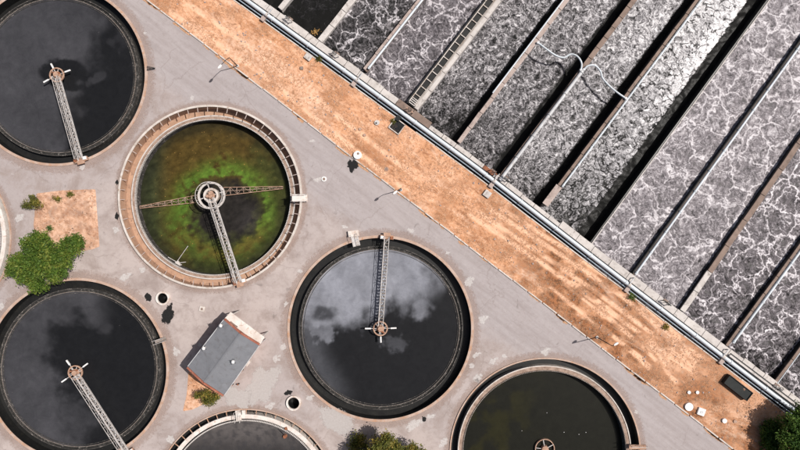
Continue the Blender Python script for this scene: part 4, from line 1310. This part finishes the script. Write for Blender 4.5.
def q_of_x(x):
    lo, hi = -120, 800
    for _ in range(40):
        m = (lo + hi) / 2
        if along(m)[0] < x: lo = m
        else: hi = m
    return lo
for x, lab in ((267, 'first from the top'), (357, 'below the white foam web'), (494, 'beside the rust stained slabs'), (629, 'above the green weed tuft'), (723, 'nearest the long black trough')):
    q = q_of_x(x)
    T = thing('pipe_support', 'concrete pipe support across the trench, ' + lab, 'support', fp(q, 0, 0), 'pipe supports over the trench')
    mb = MB(); mb.bar(fp(q, -8, -.02), fp(q, 3, -.02), .55, .9); mb.build('plinth', M['concrete_pink'], T, bevel=.02)
    mb = MB(); mb.tube([fp(q - 1.4, .3, .52), fp(q + 1.4, .3, .52)], .30, 16); mb.build('clamp', M['concrete_pale'], T)
    mb = MB(); mb.bar(fp(q, 1.5, .9), fp(q, 9, .9), .10, .10); mb.bar(fp(q, 9, .3), fp(q, 9, .95), .1, .1); mb.build('branch_pipe', M['pipe_silver'], T)
# pads on the soil side
for x, y, lab, mt in ((308.5, 57, 'square pale concrete pad at the trench edge near the top', 'concrete_pale'), (487, 194, 'small broken concrete pad at the trench beside the soil', 'concrete_pale')):
    mb = MB(); mb.box(P(x, y, .12), (.92, .86, .5), R(-37)); tag(mb.build('concrete_pad', M[mt], bevel=.02), lab, 'pad', 'concrete pads by the trench')
# sump with white edge
T = thing('open_sump', 'open black sump pit with white edge beside the ladder channel', 'pit', P(397, 126))
rz = R(-37)
def rot2(c, x, y): return Vector((c.x + x * math.cos(rz) - y * math.sin(rz), c.y + x * math.sin(rz) + y * math.cos(rz), 0))
c0 = P(397, 126.5)
for (x, y, w, h) in ((-.78, 0, .12, 1.5), (.78, 0, .12, 1.5), (0, -.75, 1.68, .12), (0, .75, 1.68, .12)):
    mb = MB(); p = rot2(c0, x, y); mb.box((p.x, p.y, .13), (w, h, .34), rz); mb.build('edge', M['concrete_white'], T, bevel=.01)
mb = MB(); mb.box((c0.x, c0.y, .13), (1.45, 1.4, .06), rz); mb.build('pit_floor', M['trench_dark'], T)
mb = MB(); p = rot2(c0, -.5, .9); mb.box((p.x, p.y, .2), (.6, .7, .3), rz); mb.build('lid', M['tarp_black'], T)
# long black trough
c0 = P(736.5, 387, .3)
T = thing('black_trough', 'long black open trough lying on the soil beside the pipeline', 'trough', (c0.x, c0.y, 0))
rz = R(-38)
Lh, Wh = 1.85, .62
for (x, y, w, h) in ((-Lh, 0, .09, 2 * Wh), (Lh, 0, .09, 2 * Wh), (0, -Wh, 2 * Lh + .09, .09), (0, Wh, 2 * Lh + .09, .09)):
    mb = MB(); p = rot2(c0, x, y); mb.box((p.x, p.y, .40), (w, h, .75), rz); mb.build('side', M['tarp_black'], T, bevel=.01)
mb = MB(); mb.box((c0.x, c0.y, .15), (2 * Lh, 2 * Wh, .1), rz); mb.build('bottom', M['tarp_black'], T)
mb = MB(); mb.box((c0.x, c0.y, .62), (2 * Lh - .1, 2 * Wh - .1, .05), rz); mb.build('liner', M['tarp_black'], T)
mb = MB(); p = rot2(c0, .75, .30)
mb.add([p + Vector((.16 * math.cos(a) + random.uniform(-.05, .05), .16 * math.sin(a), .64)) for a in (0, 1, 2, 3, 4, 5)] + [p + Vector((0, 0, .8))], [[k, (k + 1) % 6, 6] for k in range(6)])
mb.build('debris', M['rust_pale'], T)

# sluice gates and handwheels on the walkway
def gate(x, d, label, mat='galvanised', rz=R(-37)):
    q = q_of_x(x); c0 = fp(q, d, ZT)
    T = thing('sluice_gate', label, 'gate', (c0.x, c0.y, ZT), 'sluice gates on the walkway')
    ux = Vector((math.cos(rz), math.sin(rz), 0)); uy = Vector((-ux.y, ux.x, 0)); up = Vector((0, 0, 1))
    for s in (-1, 1):
        mb = MB(); mb.bar(c0 + ux * s * .45, c0 + ux * s * .45 + up * .8, .09, .09); mb.build('post', M[mat], T)
    mb = MB(); mb.bar(c0 - ux * .55 + up * .8, c0 + ux * .55 + up * .8, .12, .10); mb.build('crosshead', M[mat], T)
    mb = MB(); h = c0 + up * .98; mb.ring(h, [(.26, h.z), (.26, h.z + .05), (.20, h.z + .05), (.20, h.z)], 20)
    for k in range(3):
        a = k * 2.094; mb.bar(h + up * .02, h + up * .02 + Vector((math.cos(a), math.sin(a), 0)) * .22, .035, .035)
    mb.build('handwheel', M['dark_metal'], T)
    mb = MB(); mb.tube([c0 - up * .1, c0 + up * 1.0], .035, 8); mb.build('spindle', M[mat], T)
    mb = MB(); mb.bar(c0 + uy * .25 - ux * .35 + up * .05, c0 + uy * .25 + ux * .35 + up * .05, .3, .08); mb.build('gate_plate', M['concrete_brown'], T)
gate(331, 8, 'sluice gate with handwheel at the foot of the white foam web')
gate(284, 9, 'sluice gate with handwheel nearest the top edge')
gate(489, 6, 'sluice gate with handwheel on the rust stained slabs', 'rust')
gate(500, 9, 'sluice gate with handwheel at the foot of the silver pipe wall')
gate(406, 6, 'sluice gate with handwheel at the foot of the ladder channel', 'rust_pale')
gate(660, 8, 'sluice gate with handwheel among dark debris on the walkway', 'dark_metal')
gate(771, 8, 'sluice gate with handwheel in the far right corner')
q0 = q_of_x(724)
T = thing('outlet_beam', 'pale beam and grating along the walkway at the far right', 'beam', fp(q0 + 20, 5, 0))
mb = MB(); mb.bar(fp(q0 + 3, 5.2, ZT + .2), fp(q0 + 140, 5.2, ZT + .2), .26, .25); mb.build('beam', M['concrete_pale'], T)
mb = MB(); mb.bar(fp(q0 + 3, 7.0, ZT + .06), fp(q0 + 140, 7.0, ZT + .06), .18, .1); mb.build('grating', M['dark_metal'], T)

# white hoses
def smooth_pts(pts, n=6):
    out = []
    for i in range(len(pts) - 1):
        p0, p1, p2, p3 = pts[max(i - 1, 0)], pts[i], pts[i + 1], pts[min(i + 2, len(pts) - 1)]
        for k in range(n):
            t_ = k / n
            out.append(0.5 * ((2 * p1) + (p2 - p0) * t_ + (2 * p0 - 5 * p1 + 4 * p2 - p3) * t_ * t_ + (3 * p1 - p0 - 3 * p2 + p3) * t_ ** 3))
    out.append(pts[-1]); return out
def hose(label, pts):
    T = thing('air_hose', label, 'hose', P(pts[0][0], pts[0][1], 0), 'white air hoses')
    mb = MB(); mb.tube(smooth_pts([P(*p) for p in pts]), .115, 10); mb.build('hose_run', M['pipe_white'], T)
    for p in (pts[0], pts[-1]):
        mb = MB(); c_ = P(*p); mb.cyl(c_, .17, c_.z - .35, c_.z + .12, 14); mb.build('coupling', M['pipe_silver'], T)
hose('S curved white hose hanging over grey clumped foam', [(538, 42.7, .6), (547, 49.5, .75), (556, 55.5, .6), (564, 57.5, .5), (571, 54.2, .6), (577.5, 56.5, .8), (581.5, 63, .8), (581, 70, .62)])
hose('arched white hose hanging over the light grey foam', [(584, 69.5, .62), (588, 65.8, .8), (595, 65.5, .8), (600.5, 71.4, .7), (602.5, 78, .5), (610, 86.5, .5), (618, 93, .6), (626, 98.5, .6)])

# ------------------------------------------------------------------ manholes, caps
for i, ((x, y), rr) in enumerate(MANHOLES):
    c0 = P(x, y)
    T = thing('manhole', ['open white ringed manhole between the green tank and the building', 'open white ringed manhole beside the central tank'][i], 'manhole', c0, 'open manholes')
    mb = MB(); r0 = rr * S; mb.ring(c0, [(r0 - .02, .0), (r0 - .02, .32), (r0 - .24, .32), (r0 - .24, -.2)], 48); mb.build('ring', M['plaster_white'], T)
    mb = MB(); mb.ring(c0, [(r0 - .25, .1), (r0 - .1, -.2), (r0 - .1, -2), (r0 - .25, -2)], 48); mb.build('shaft', M['wet_dark'], T)
    mb = MB(); mb.cyl(c0, r0 - .1, -2.0, -1.6, 32); mb.build('shaft_water', M['wet_dark'], T)
    mb = MB()
    for k in range(3): mb.bar(c0 + Vector((-.22, r0 - .28, -.3 - .35 * k)), c0 + Vector((.22, r0 - .28, -.3 - .35 * k)), .05, .05)
    mb.build('rungs', M['rust'], T)
def cap(x, y, rr, h, label, hole=None, square=False, mat='white_paint', rz=0.0):
    c0 = P(x, y, h)
    T = thing('chamber_cover', label, 'cover', (c0.x, c0.y, 0), 'white chamber covers')
    r0 = rr * S
    mb = MB()
    if square: mb.box((c0.x, c0.y, h / 2), (2 * r0, 2 * r0, h), rz)
    else: mb.cyl(c0, r0, 0, h, 32, r0 * .96)
    mb.build('body', M[mat], T, bevel=.02 if square else 0)
    if hole:
        mb = MB(); mb.cyl(c0 + Vector((hole[0] * S, -hole[1] * S, 0)), hole[2] * S, h - .02, h + .03, 20); mb.build('hatch', M[hole[3]], T)
    else:
        mb = MB(); mb.bar(c0 + Vector((-.1, 0, .03)), c0 + Vector((.1, 0, .03)), .03, .03); mb.build('lift_handle', M['galvanised'], T)
cap(357.5, 155, 4.2, .45, 'round white shaft cover with small dark hatch on the kerb', (.6, -1.4, 1.2, 'concrete_brown'))
cap(689.3, 407, 4.2, .35, 'round white cover on the kerb beside the square one')
cap(701.7, 412, 3.6, .35, 'square white cover with grey hatch near the kerb', (0, .2, 1.6, 'pipe_silver'), True, rz=R(-20))
cap(689.3, 392.5, 1.7, .3, 'tiny white cover, left one of the pair on the soil')
cap(697.7, 392.5, 1.7, .3, 'tiny white cover, right one of the pair on the soil')
cap(724.8, 421, 2.4, .3, 'small round white cover on the soil toward the corner tree')
cap(735.5, 421.5, 1.9, .22, 'faint dusty cover right of the small white one', mat='rust_pale')
cap(324, 179, 2.6, .12, 'small white ringed valve cover on the open yard', (0, 0, 1.4, 'concrete_brown'))
cap(201.8, 309, 2.6, .12, 'small square valve cover above the building', (0, 0, 1.2, 'concrete_brown'), True, 'concrete_white', R(-12))
cap(386.5, 169, 2.4, .16, 'dusty round cover on the soil near the middle lamp', (0, 0, 1.4, 'concrete_brown'), mat='rust_pale')
cap(377, 122.5, 2.6, .3, 'pale round cover on the soil left of the black sump', (-.8, .6, .9, 'dark_metal'), mat='concrete_pale')
cap(360, 129, 1.6, .2, 'dusty small cover on the soil, upper of two', mat='rust_pale')
cap(364.5, 135, 1.6, .2, 'dusty small cover on the soil, lower of two', mat='rust_pale')
cap(301.5, 68, 1.6, .25, 'small grey block on the soil near the square pad', None, True, 'concrete_brown')

# ------------------------------------------------------------------ lamp posts
def lamp(base, label, h=5.2, arm=(-1.15, -1.25)):
    B = P(*base)
    T = thing('lamp_post', label, 'lamp post', B, 'lamp posts along the kerb')
    mb = MB(); mb.cyl(B, .22, 0.02, .28, 16, .18); mb.build('base', M['concrete_pale'], T)
    mb = MB(); top = B + Vector((0, 0, h)); mb.tube([B + Vector((0, 0, .2)), B + Vector((0, 0, h * .6)), top], [.07, .055, .04], 12); mb.build('pole', M['dark_metal'], T)
    a = Vector((arm[0], arm[1], 0)); mb = MB()
    mb.tube([top - Vector((0, 0, .1)), top + a * .3 + Vector((0, 0, .18)), top + a * .8 + Vector((0, 0, .26))], .04, 8); ar = mb.build('arm', M['dark_metal'], T)
    mb = MB(); d = a.normalized(); p = top + a * .8 + Vector((0, 0, .25)); s = Vector((-d.y, d.x, 0))
    prof = [(-.05, .07), (.12, .15), (.40, .15), (.55, .08)]
    vs_ = []
    for q, w in prof:
        for zz, kk in ((-.05, 1), (.06, .7)):
            for sg in (-1, 1): vs_.append(p + d * q + s * sg * w * kk + Vector((0, 0, zz)))
    fs = []
    for k in range(3):
        b0, b1 = k * 4, (k + 1) * 4
        for i0_, i1_ in ((0, 1), (1, 3), (3, 2), (2, 0)): fs.append([b0 + i0_, b0 + i1_, b1 + i1_, b1 + i0_])
    fs += [[0, 2, 3, 1], [12, 13, 15, 14]]
    mb.add(vs_, fs); mb.build('lamp_head', M['white_paint'], T)
lamp((238, 66.3), 'dark lamp post on the kerb near the top edge', 3.7, (-1.1, -1.25))
lamp((401, 190), 'dark lamp post on the kerb in the middle of the photo', 3.7, (-.65, -.5))
lamp((596.5, 337), 'dark lamp post on the soil near the olive tank', 5.0, (.28, .16))

# ------------------------------------------------------------------ pump house
ZE, ZR = 3.9, 4.45
na, nb, nc, nd = P(224, 320, ZE), P(258.7, 345.3, ZE), P(224, 394.7, ZE), P(188, 366.7, ZE)
ctr = (na + nb + nc + nd) / 4
HB = thing('pump_house', 'small brick pump house with grey metal gable roof and white ledge', 'building', (ctr.x, ctr.y, 0))
def sh(p, k): return ctr + (p - ctr) * k
def xy(p): return (p.x, p.y)
mb = MB(); mb.prism([xy(sh(p, .93)) for p in (na, nb, nc, nd)], 0.0, ZE - .08); hw = mb.build('wall', M['red_brick'], HB)
e1 = (na - nd).normalized()       # along ridge
ra, rd = (na + nb) / 2, (nd + nc) / 2
ra.z = rd.z = ZR
roof = thing('roof', None, None); roof.parent = HB; roof.location = (0, 0, 0)
COL.objects.unlink(roof) if False else None
mb = MB()
mb.add([nd, na, ra, rd, nb, nc], [[0, 3, 2, 1], [3, 5, 4, 2]])
mb.add([sh(nd, .95) - Vector((0, 0, .1)), sh(na, .95) - Vector((0, 0, .1)), sh(ra, .95) - Vector((0, 0, .14)), sh(rd, .95) - Vector((0, 0, .14)), sh(nb, .95) - Vector((0, 0, .1)), sh(nc, .95) - Vector((0, 0, .1))], [[0, 1, 2, 3], [3, 2, 4, 5]])
bpy.data.objects.remove(roof)
roof = mb.build('roof', M['roof_metal'], HB)
nP = 11
for side, (s0, s1) in enumerate(((nd, na), (nc, nb))):
    for k in range(nP):
        f0, f1 = k / nP + .001, (k + 1) / nP - .001
        a0, a1 = s0.lerp(s1, f0), s0.lerp(s1, f1); b0, b1 = rd.lerp(ra, f0), rd.lerp(ra, f1)
        upv = Vector((0, 0, .02 + random.uniform(0, .012)))
        mb = MB(); vs_ = [a0 + upv, a1 + upv, b1 + upv, b0 + upv]
        vs_ += [v - Vector((0, 0, .03)) for v in vs_]
        fs = [[0, 1, 2, 3], [7, 6, 5, 4], [0, 4, 5, 1], [1, 5, 6, 2], [2, 6, 7, 3], [3, 7, 4, 0]]
        mb.add(vs_, fs)
        mb.bar(a1 + upv * 1.2, b1 + upv * 1.2, .03, .025)
        mb.build('roof_panel', M['roof_metal'], roof)
mb = MB(); mb.bar(rd + Vector((0, 0, .05)), ra + Vector((0, 0, .05)), .22, .05); mb.build('ridge_cap', M['roof_metal'], roof)
for s0, s1, r_, nm in ((na, nb, ra, 'n'), (nd, nc, rd, 's')):
    o_ = e1 * (.12 if nm == 'n' else -.14)
    mb = MB()
    mb.bar(s0 + o_ - Vector((0, 0, .08)), r_ + o_ - Vector((0, 0, .02)), .22, .26); mb.bar(r_ + o_ - Vector((0, 0, .02)), s1 + o_ - Vector((0, 0, .08)), .22, .26)
    mb.build('gable_coping', M['red_brick'], HB)
# white ledge on the north east side
l0, l1, l2, l3 = P(230.5, 312, 3.5), P(264.5, 337.3, 3.5), P(259.8, 345.0, 3.5), P(224.3, 318.6, 3.5)
mb = MB(); mb.prism([xy(p) for p in (l0, l1, l2, l3)], 3.3, 3.52); lg = mb.build('canopy', M['plaster_white'], HB, bevel=.02)
mb = MB(); mb.bar(l3.lerp(l2, .18) + Vector((.0, .22, .1)), l3.lerp(l2, .38) + Vector((0, .22, .1)), .10, .14); mb.build('flashing', M['concrete_brown'], lg)
for q in (.06, .94):
    mb = MB(); p = l0.lerp(l1, q) + (l3 - l0) * .2; mb.bar((p.x, p.y, 0), (p.x, p.y, 3.3), .14, .14); mb.build('canopy_post', M['concrete_pale'], HB)
mb = MB(); p = l3.lerp(l2, .5); mb.box((p.x - e1.x * .1, p.y - e1.y * .1, 1.05), (.95, .12, 2.1), math.atan2((l2 - l3).y, (l2 - l3).x)); dr = mb.build('door', M['dark_metal'], HB)
for (x, y) in ((221.8, 325), (204.8, 347.5), (234, 361)):
    p = P(x, y, ZE + .35); mb = MB()
    mb.cyl(p, .07, ZE - .1, ZE + .86, 12); vt = mb.build('roof_vent', M['galvanised'], HB)
    mb = MB(); mb.cyl(p, .22, ZE + .85, ZE + 1.05, 16, .08); mb.build('vent_cowl', M['white_paint'], vt)
    mb = MB(); mb.bar(p + Vector((-.36, .15, .45)), p + Vector((.36, -.15, .45)), .05, .05); mb.bar(p + Vector((-.15, -.36, .45)), p + Vector((.15, .36, .45)), .05, .05); mb.build('vent_stay', M['dark_metal'], vt)  # dark crossed bars added to draw the vent's cross-shaped shadow
gs = (nc - nd).normalized(); mb = MB()
mb.tube([nc + gs * .06 - Vector((0, 0, .06)), nb + gs * .06 - Vector((0, 0, .06))], .06, 8); mb.build('gutter', M['pipe_silver'], HB)
mb = MB(); mb.tube([nd - gs * .06 - Vector((0, 0, .06)), na - gs * .06 - Vector((0, 0, .06))], .06, 8); mb.build('gutter', M['pipe_silver'], HB)
mb = MB(); p = sh(nb, .985); mb.tube([(p.x, p.y, ZE - .1), (p.x, p.y, .05)], .05, 8); mb.build('downpipe', M['pipe_silver'], HB)
mb = MB(); p = nc.lerp(nb, .55) - gs * .02; mb.box((p.x, p.y, 1.6), (.45, .75, .6), math.atan2(gs.y, gs.x)); mb.build('wall_unit', M['concrete_white'], HB)
# little bollards by its south east wall
for (x, y, lab) in ((243, 369.5, 'tiny dark bollard nearest the roof corner vent'), (239, 383.5, 'tiny dark bollard, middle one beside the pump house'), (233, 384, 'tiny dark bollard touching the pump house wall')):
    T = thing('bollard', lab, 'bollard', P(x, y), 'bollards by the pump house')
    mb = MB(); mb.cyl(P(x, y), .10, 0, .55, 12, .09); mb.build('post', M['dark_metal'], T)
    mb = MB(); mb.cyl(P(x, y), .11, .55, .62, 12, .05); mb.build('bollard_cap', M['rust'], T)

# ------------------------------------------------------------------ vegetation
def foliage(name, lobes, count, size, mat, T, seed):
    rnd = random.Random(seed)
    vs_, fs, cl = [], [], []
    wts = [l[3] ** 2 for l in lobes]
    # twig clusters: leaves gather round twig tips, so crowns get clumps and gaps
    tips = []
    for k in range(max(8, count // 42)):
        l = rnd.choices(lobes, wts)[0]
        u = Vector((rnd.gauss(0, 1), rnd.gauss(0, 1), rnd.gauss(.25, 1))).normalized()
        rr = l[3] * (rnd.random() ** .42) * (0.78 + .44 * fbm(u * 1.7 + Vector((seed, l[0], l[1])), 3))
        tips.append((Vector(l[:3]) + Vector((u.x * rr, u.y * rr, u.z * rr * .8)), rnd.uniform(0, 1)))
    for k in range(count):
        tp, sh_ = rnd.choice(tips)
        p = tp + Vector((rnd.gauss(0, size * 1.9), rnd.gauss(0, size * 1.9), rnd.gauss(0, size * 1.2)))
        nrm = Vector((rnd.gauss(0, .7), rnd.gauss(0, .7), rnd.gauss(.5, .6))).normalized()
        a = nrm.orthogonal().normalized(); a.rotate(Matrix.Rotation(rnd.uniform(0, 6.28), 3, nrm)); b = nrm.cross(a)
        kz = rnd.choice((.6, .8, 1.0, 1.5)); s1, s2 = size * kz * rnd.uniform(.7, 1.2), size * kz * rnd.uniform(.3, .6)
        i = len(vs_)
        vs_ += [p - a * s1, p + b * s2, p + a * s1, p - b * s2]
        fs.append([i, i + 1, i + 2, i + 3])
        v = max(0, min(1, .30 * rnd.random() + .75 * sh_ ** 1.3 + .5 * (fbm(p * .9, 3) - .4)))
        cl += [(v, v, v)] * 4
    mb = MB(); mb.v = vs_; mb.f = fs; mb.sm = [False] * len(fs)
    return mb.build(name, M[mat], T, {'leaf': cl})
def tree(name, label, base, h, lobes, count, size, mat, seed, group=None):
    """lobes: (photo x, photo y, z, radius m)"""
    L_ = []
    for x, y, z, r_ in lobes:
        p = P(x, y, z); L_.append((p.x, p.y, z, r_))
    B = P(*base)
    T = thing(name, label, 'tree' if 'tree' in name else 'shrub', B, group)
    foliage('crown', L_, count, size, mat, T, seed)
    mb = MB(); rnd = random.Random(seed + 5)
    top = Vector((sum(l[0] for l in L_) / len(L_), sum(l[1] for l in L_) / len(L_), h * .55))
    r0 = .03 * h + .03
    fk = B.lerp(top, .7)
    mb.tube([B - Vector((0, 0, .05)), B.lerp(top, .35) + Vector((rnd.uniform(-.1, .1), rnd.uniform(-.1, .1), 0)), fk], [r0 * 1.3, r0, r0 * .75], 10)
    for l in L_:
        e = Vector(l[:3]) + Vector((0, 0, l[3] * .3))
        mid_ = fk.lerp(e, .5) + Vector((rnd.uniform(-.15, .15), rnd.uniform(-.15, .15), .1))
        mb.tube([fk - Vector((0, 0, .1)), mid_, e], [r0 * .6, r0 * .4, r0 * .12], 7)
    mb.build('trunk', M['bark'], T)
tree('broadleaf_tree', 'big round green tree at the left beside the soil bed', (48, 258), 5.5,
     [(33, 246, 3.6, 1.45), (20, 262, 3.2, 1.35), (38, 266, 4.3, 1.7), (60, 262, 3.8, 1.45), (70, 246, 3.3, 1.35), (78, 243, 2.8, .9), (28, 276, 3.2, 1.3), (38, 285, 2.7, 1.0), (50, 248, 4.0, 1.3), (14, 270, 2.6, .9), (55, 275, 3.0, 1.0), (40, 240, 3.2, 1.1)], 26000, .13, 'leaf_green', 3)
tree('broadleaf_tree', 'dark green tree in the lower right corner beside the pipeline', (782, 430), 4.6,
     [(796, 423, 3.4, 1.4), (804, 436, 3.6, 1.6), (803, 415, 3.2, 1.2), (791, 437, 3.3, 1.2), (813, 424, 3.2, 1.6), (797, 451, 3.4, 1.6),
      (768, 432, .8, 1.0), (774, 424, .8, .8), (772, 444, .8, 1.0), (765, 438, .6, .7), (780, 434, 1.0, 1.0), (779, 446, 1.0, 1.1)], 24000, .14, 'leaf_dark', 11)  # these low leaves are added over the ground shadow to darken it
tree('broadleaf_tree', 'olive green tree cut by the bottom edge below the central tank', (374, 446), 5.0,
     [(384, 443, 4.4, .95), (378, 451, 4.6, 1.2), (394, 450, 4.0, 1.1), (412, 450, 2.6, .9), (420, 453, 2.3, .9), (368, 459, 4.2, 1.2), (388, 438, 3.9, .7), (405, 456, 3.0, 1.2),
      (359, 440, .8, .85), (353, 447, .8, .8), (364, 450, .9, .9), (377, 437, .8, .55)], 15000, .12, 'leaf_olive', 17)  # low lobes added where the tree's shadow falls, darkening the ground there
tree('garden_shrub', 'small yellow green shrub on the orange soil behind the pump house', (207, 397), 2.4,
     [(205, 394, 1.8, .55), (211, 399, 1.9, .6), (206, 402, 1.5, .5), (199, 395, 1.3, .45), (216, 397, 1.2, .4)], 2600, .10, 'leaf_olive', 23)
tree('garden_shrub', 'ragged olive shrub on the soil bed above the big tree', (34, 203), 1.6,
     [(33, 202, .9, .6), (39, 204, .8, .5), (28, 205, .6, .5), (34, 197, .6, .4), (24, 206, .4, .3)], 1300, .10, 'leaf_olive', 29)
for i, (x, y, r_, lab, mt) in enumerate([(56, 199, .38, 'low yellowish weed tuft right of the ragged shrub', 'leaf_olive'), (70, 194, .34, 'low yellow weed tuft at the top of the soil bed', 'leaf_olive'),
                                     (630.5, 297, .42, 'bright green weed tuft at the trench support', 'leaf_green'), (666, 326, .3, 'dull green weed tuft against the trench edge', 'leaf_olive'), (318.5, 59.5, .3, 'small weed tuft beside the square concrete pad', 'leaf_olive'),
                                     (49, 228, .2, 'tiny dark weed at the foot of the big tree', 'leaf_dark'), (392, 121, .3, 'small weed tuft above the black sump', 'leaf_olive')]):
    tree('weed_tuft', lab, (x, y), .5, [(x, y, .25, r_), (x + 2, y + 1, .18, r_ * .7)], 350, .08, mt, 40 + i, 'weed tufts')

# dry straw litter over the soil strip
rnd = random.Random(99); vs_, fs, cl = [], [], []
for k in range(42000):
    q = rnd.uniform(.08, .92); k0 = kerb_pt(q)
    if not (80 < k0[0] < 800): continue
    wd = ledge_x_at(k0); v_ = rnd.random()
    x, y = k0[0] + NX * wd * (.02 + .96 * v_), k0[1] + NY * wd * (.02 + .96 * v_)
    dens = fbm((x * .05, y * .05, 44), 4)
    if rnd.random() > sstep(.35, .65, dens): continue
    z = 0.035 + 0.09 * fbm((x * .045, y * .045, 1), 5) + 0.05 * fbm((x * .3, y * .3, 5), 3)
    p = P(x, y) + Vector((0, 0, z))
    for b_ in range(2):
        a = rnd.uniform(0, 6.28); ln = rnd.uniform(.08, .26); w = .018
        d = Vector((math.cos(a), math.sin(a), 0)); s = Vector((-d.y, d.x, 0))
        i = len(vs_)
        vs_ += [p - s * w, p + s * w, p + d * ln + Vector((0, 0, rnd.uniform(.02, .08)))]
        fs.append([i, i + 1, i + 2]); v = rnd.random(); cl += [(v, v, v)] * 3
mb = MB(); mb.v = vs_; mb.f = fs; mb.sm = [False] * len(fs)
tag(mb.build('dry_grass', M['straw'], None, {'leaf': cl}), 'dry straw coloured grass scattered over the soil strip', 'grass', None, 'stuff')

# small stones lying on the soil
rnd = random.Random(5); mb = MB()
for k in range(900):
    k0 = kerb_pt(rnd.uniform(.10, .90)); wd = ledge_x_at(k0); v_ = rnd.uniform(.03, .97)
    x, y = k0[0] + NX * wd * v_, k0[1] + NY * wd * v_
    p = P(x, y) + Vector((0, 0, .09 + .05 * fbm((x * .045, y * .045, 1), 5))); r_ = rnd.choice((.03, .04, .05, .08, .13)) * rnd.uniform(.7, 1.2)
    pts = [p + Vector((r_ * rnd.uniform(.7, 1.3) * math.cos(a), r_ * rnd.uniform(.7, 1.3) * math.sin(a), -.03)) for a in (0, 1.05, 2.1, 3.14, 4.2, 5.2)]
    top = [p + (q - p) * .6 + Vector((0, 0, r_ * .7)) for q in pts]
    mb.add(pts + top, [[i, (i + 1) % 6, 6 + (i + 1) % 6, 6 + i] for i in range(6)] + [[6, 7, 8, 9, 10, 11]])
tag(mb.build('stones', M['concrete_pink']), 'small pale stones scattered over the soil strip', 'stones', None, 'stuff')
